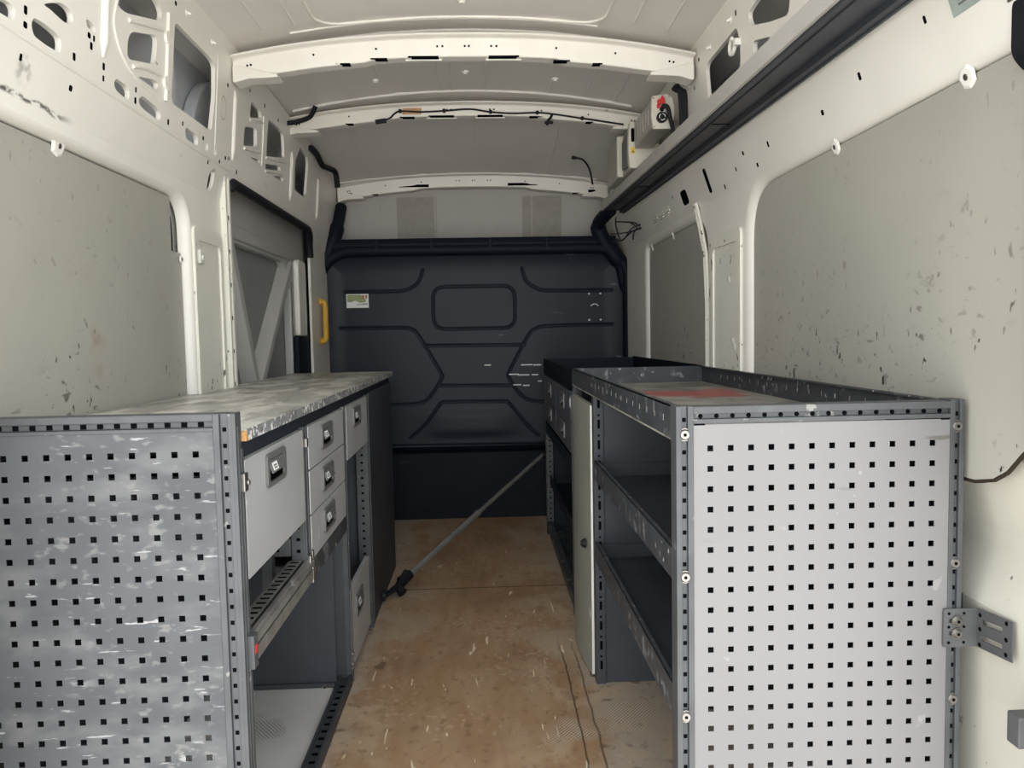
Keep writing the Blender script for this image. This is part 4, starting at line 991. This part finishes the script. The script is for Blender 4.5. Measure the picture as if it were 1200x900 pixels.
# ------------------------------------------------------------------ wiring, clips, stickers
hz = lambda x: 2.236 - .078 * (abs((x - XM) / .86) ** 2.3)
hy = 3.72 - .035 - .0045
hn = thing('wiring_harness', 'black wiring harness clipped along the middle roof beam', 'wiring', (.1, hy, 2.19))
pts = [(-.456, 3.672, 2.150), (-.41, 3.672, 2.165), (-.385, hy, 2.19), (-.355, hy, 2.200), (-.26, hy, 2.196), (-.155, hy, 2.200), (-.037, hy, 2.207), (.062, hy, 2.193), (.162, hy, 2.186), (.282, hy, 2.188), (.362, hy, 2.180), (.494, hy, 2.160), (.69, hy, 2.130)]
MB().tube(smooth_path(pts), .0042, 7).build('cable', 'rubber', hn, smooth=60)
MB().tube([(-.475, 3.668, 2.148), (-.425, 3.670, 2.155)], .011, 8).build('connector_plug', 'rubber', hn)
MB().tube(smooth_path([(.352, hy, 2.181), (.345, hy - .004, 2.165), (.330, hy - .006, 2.148), (.328, hy - .006, 2.128)]), .006, 7).build('branch', 'rubber', hn, smooth=60)
m_ = MB(); m_.box(.315, .355, 3.666, 3.680, 2.134, 2.146); m_.build('connector_plug', 'rubber', hn, bevel=.002)
for x, z in ((-.36, 2.20), (-.155, 2.200), (.062, 2.193), (.282, 2.188), (.494, 2.160)):
    m_ = MB(); m_.cyl((x, hy - .008, z), (x, hy + .004, z), .009, 8); m_.build('cable_clip', 'rubber', hn)
tg = MB(); tg.box(-.350, -.262, hy + .0005, hy + .004, 2.186, 2.214); tag(tg.build('tape_patch', 'copper_tape', None, bevel=.001), 'copper-brown tape patch stuck on the middle roof beam', 'tape')

m_ = MB(); m_.tube(smooth_path([(-.875, 3.625, 2.135), (-.83, 3.625, 2.14), (-.77, 3.62, 2.158), (-.745, 3.605, 2.185), (-.735, 3.60, 2.203)]), .011, 8); tag(m_.build('hose', 'rubber', None, smooth=60), 'short bent black hose at the left end of the middle roof beam', 'hose')
m_ = MB(); m_.tube(smooth_path([(-.858, 4.05, 2.125), (-.855, 4.18, 2.120), (-.845, 4.27, 2.085), (-.825, 4.36, 2.085), (-.805, 4.42, 2.075), (-.800, 4.45, 2.00)]), .016, 8); tag(m_.build('hose', 'rubber', None, smooth=60), 'black hose stepping down the left roof corner before the farthest beam', 'hose')
m_ = MB(); m_.tube(smooth_path([(.545, 4.38, 2.135), (.59, 4.38, 2.122), (.628, 4.40, 2.075), (.650, 4.43, 1.995)]), .0055, 7); m_.tube([(.525, 4.38, 2.137), (.55, 4.38, 2.134)], .009, 8); tag(m_.build('loose_cable', 'rubber', None, smooth=60), 'single dark cable end curling from the roof near the right corner', 'cable')
WIRES = [[(0.78, 4.4, 1.806), (0.777, 4.4, 1.757), (0.808, 4.4, 1.673), (0.867, 4.4, 1.739), (0.919, 4.4, 1.764)], [(0.745, 4.4, 1.708), (0.84, 4.4, 1.719), (0.923, 4.4, 1.742)], [(0.749, 4.4, 1.668), (0.785, 4.4, 1.68), (0.805, 4.4, 1.672), (0.88, 4.4, 1.73), (0.925, 4.4, 1.745)], [(0.779, 4.4, 1.782), (0.84, 4.4, 1.778), (0.885, 4.4, 1.774), (0.916, 4.4, 1.751)], [(0.863, 4.4, 1.774), (0.898, 4.4, 1.747), (0.88, 4.4, 1.716), (0.875, 4.4, 1.677)]]
m_ = MB()
for w_ in WIRES: m_.tube(smooth_path([(.895 * x, .895 * 4.40 + .015 * math.sin(9 * z + 5 * x), 1.147 + .895 * (z - 1.147)) for x, y, z in w_]), .0036, 6)
tag(m_.build('loose_wires', 'rubber', None, smooth=60), 'tangle of loose black wires hanging at the far end of the overhead shelf', 'wires')

st = thing('safety_sticker', 'small white and green sticker on the dark bulkhead, upper left', 'sticker', (-.75, 4.69, 1.33))
yb = bulk_y(-.75, 1.37) - .006
MB().box(-.817, -.683, yb, yb + .002, 1.328, 1.412).build('backing', 'sticker_white', st)
q = MB(); q.prism([(-.812, 1.366), (-.812, 1.407), (-.730, 1.407), (-.712, 1.392), (-.70, 1.380), (-.70, 1.362), (-.735, 1.358), (-.76, 1.372), (-.782, 1.364)], 'y', yb - .0008, yb); q.build('green_print', 'sticker_green', st)
q = MB(); q.prism(fillet(rect(-.722, -.708, 1.382, 1.405), .004), 'y', yb - .0014, yb - .0006); q.prism(fillet(rect(-.703, -.690, 1.384, 1.405), .004), 'y', yb - .0014, yb - .0006); q.build('brown_print', 'sticker_brown', st)
q = MB()
q.prism(rect(-.757, -.690, 1.346, 1.350), 'y', yb - .0008, yb); q.prism(rect(-.72, -.688, 1.352, 1.355), 'y', yb - .0008, yb); q.prism(rect(-.808, -.784, 1.366, 1.372), 'y', yb - .0016, yb - .0008); q.build('dark_print', 'handle_grey', st)

gh = thing('grab_handle', 'yellow upright grab handle on the front pillar beside the bulkhead', 'handle', (-.91, 4.45, 1.13))
MB().tube(smooth_path([(-.918, 4.45, 1.358), (-.900, 4.45, 1.352), (-.894, 4.45, 1.325), (-.894, 4.45, 1.245), (-.894, 4.45, 1.165), (-.900, 4.45, 1.138), (-.918, 4.45, 1.132)]), .017, 12).build('grip', 'yellow_plastic', gh, smooth=60)
for z in (1.132, 1.358): MB().cyl((-.924, 4.45, z), (-.914, 4.45, z), .022, 14).build('mount', 'yellow_plastic', gh, bevel=.003)

def roof_clip(x, y, label):
    z = roof_z(x, y); m_ = MB(); m_.cyl((x, y, z + .002), (x, y, z - .006), .019, 14, .015); m_.cyl((x, y, z - .006), (x, y, z - .012), .010, 10)
    return tag(m_.build('roof_clip', 'clear_clip', None, smooth=40), label, 'clip', 'round white clips on the roof sheet')
first = roof_clip(-.045, 2.69, 'white round clip on the roof sheet before the nearest beam')
for x, y, lab in ((-.44, 3.44, 'white round roof clip between the beams, on the left'), (-.047, 3.40, 'white round roof clip between the beams, at the middle'), (.345, 3.44, 'white round roof clip between the beams, on the right')):
    c_ = first.copy(); C.objects.link(c_); c_.location = first.location + Vector((x + .045, y - 2.69, roof_z(x, y) - roof_z(-.045, 2.69))); c_['label'] = lab
def pin(side, y, z, label):
    x = XL(z) if side < 0 else XR(z); s_ = -side; m_ = MB()
    m_.cyl((x, y, z), (x + s_ * .003, y, z), .010, 12); m_.cyl((x + s_ * .003, y, z), (x + s_ * .014, y, z - .004), .006, 10, .002)
    return tag(m_.build('trim_pin', 'clear_clip', None, smooth=40), label, 'pin', 'white trim pins near the roof edge')
pin(-1, 2.42, 2.135, 'white trim pin above the large cut-out, nearer one on the left wall')
pin(-1, 2.64, 2.13, 'white trim pin above the large cut-out, farther one on the left wall')
pin(1, 2.46, 2.125, 'white trim pin above the open C-clip on the right wall')
pin(1, 2.68, 2.12, 'white trim pin beside the nearest roof beam on the right wall')
m_ = MB(); zc = 2.032; yc = 2.43; xc = XR(zc) - .012
m_.tube([(xc, yc + .024 * math.cos(math.radians(a)), zc + .024 * math.sin(math.radians(a))) for a in range(150, 460, 15)], .0065, 8); m_.box(xc - .006, xc + .013, yc - .043, yc - .022, zc - .010, zc + .010)
tag(m_.build('hose_clip', 'clear_clip', None, smooth=50), 'open white C-shaped clip beside the right wall cut-out above the shelf', 'clip')
m_ = MB(); P4 = [(1.25, 1.702), (1.392, 1.702), (1.392, 1.768), (1.25, 1.768)]
m_.loft([[(XR(z) - d, y, z) for y, z in P4] for d in (.0006, .0018)]); m_.use(1)
for k, (a, b) in enumerate(((1.33, 1.37), (1.30, 1.36), (1.31, 1.37))): z = 1.715 + .012 * k; m_.loft([[(XR(zz) - d, y, zz) for y, zz in ((a, z), (b, z), (b, z + .003), (a, z + .003))] for d in (.0016, .0024)])
tag(m_.build('type_plate', ['sticker_teal', 'handle_grey'], None), 'grey-green printed plate stuck high on the right wall at the rear', 'sticker')
rh = thing('hinge_cover', 'dark rounded cover on the right rear door post, at the picture edge', 'hinge cover', (.90, 1.20, 1.56))
m_ = MB(); m_.loft([[(x, y + dy, z) for x, z in fillet([(.872, 1.585), (.900, 1.555), (.900, 1.70), (.872, 1.675)], .016, 4)] for y, dy in ((1.19, 0), (1.255, 0))]); m_.build('cover', 'rubber', rh, bevel=.006)
m_ = MB(); m_.box(.87, .90, 1.235, 1.262, 1.674, 1.682); m_.build('plate_edge', 'zinc', rh, bevel=.001)
m_ = MB(); m_.prism(fillet(rect(.885, .935, .435, .490), .004), 'y', 1.215, 1.245)
tag(m_.build('striker_plate', 'bracket_grey', None, bevel=.002), 'small grey striker box low on the right rear post', 'striker')

# ------------------------------------------------------------------ light and camera
w = bpy.data.worlds.new('daylight'); bpy.context.scene.world = w; w.use_nodes = True
nt = w.node_tree; N = nt.nodes; L = nt.links; bg = N['Background']
tc = N.new('ShaderNodeTexCoord'); sp = N.new('ShaderNodeSeparateXYZ'); L.new(tc.outputs['Generated'], sp.inputs[0])
# overcast daylight, brightest in the open behind the rear doors, over pale paving
mr = N.new('ShaderNodeMapRange'); L.new(sp.outputs['Z'], mr.inputs[0]); mr.inputs[1].default_value = -.06; mr.inputs[2].default_value = .06
mx = N.new('ShaderNodeMix'); mx.data_type = 'RGBA'; L.new(mr.outputs[0], mx.inputs[0]); mx.inputs[6].default_value = (.98, .95, .89, 1); mx.inputs[7].default_value = (.95, .98, 1.0, 1)
ny_ = N.new('ShaderNodeMath'); ny_.operation = 'MULTIPLY'; L.new(sp.outputs['Y'], ny_.inputs[0]); ny_.inputs[1].default_value = -1; ny_.use_clamp = True
pw = N.new('ShaderNodeMath'); pw.operation = 'POWER'; L.new(ny_.outputs[0], pw.inputs[0]); pw.inputs[1].default_value = 5
ms = N.new('ShaderNodeMath'); ms.operation = 'MULTIPLY_ADD'; L.new(pw.outputs[0], ms.inputs[0]); ms.inputs[1].default_value = 3.0; ms.inputs[2].default_value = 2.25
L.new(mx.outputs[2], bg.inputs['Color']); L.new(ms.outputs[0], bg.inputs['Strength'])

cam = bpy.data.cameras.new('camera'); co = bpy.data.objects.new('camera', cam); C.objects.link(co)
cam.lens = 27.0; cam.sensor_width = 36.0; cam.sensor_fit = 'HORIZONTAL'; cam.clip_start = .02; cam.clip_end = 100
RM = [[0.999064, -0.021581, 0.037488], [-0.038782, -0.063049, 0.997257], [-0.019158, -0.997777, -0.063827]]
M = Matrix(((RM[0][0], -RM[0][1], -RM[0][2], 0), (RM[1][0], -RM[1][1], -RM[1][2], 0), (RM[2][0], -RM[2][1], -RM[2][2], 1.147), (0, 0, 0, 1)))
co.matrix_world = M
S = bpy.context.scene; S.camera = co
S.view_settings.view_transform = 'Standard'; S.view_settings.look = 'None'; S.view_settings.gamma = 1; S.view_settings.use_curve_mapping = False
S.view_settings.exposure = 0.15
S.cycles.max_bounces = 12; S.cycles.diffuse_bounces = 8; S.cycles.glossy_bounces = 4
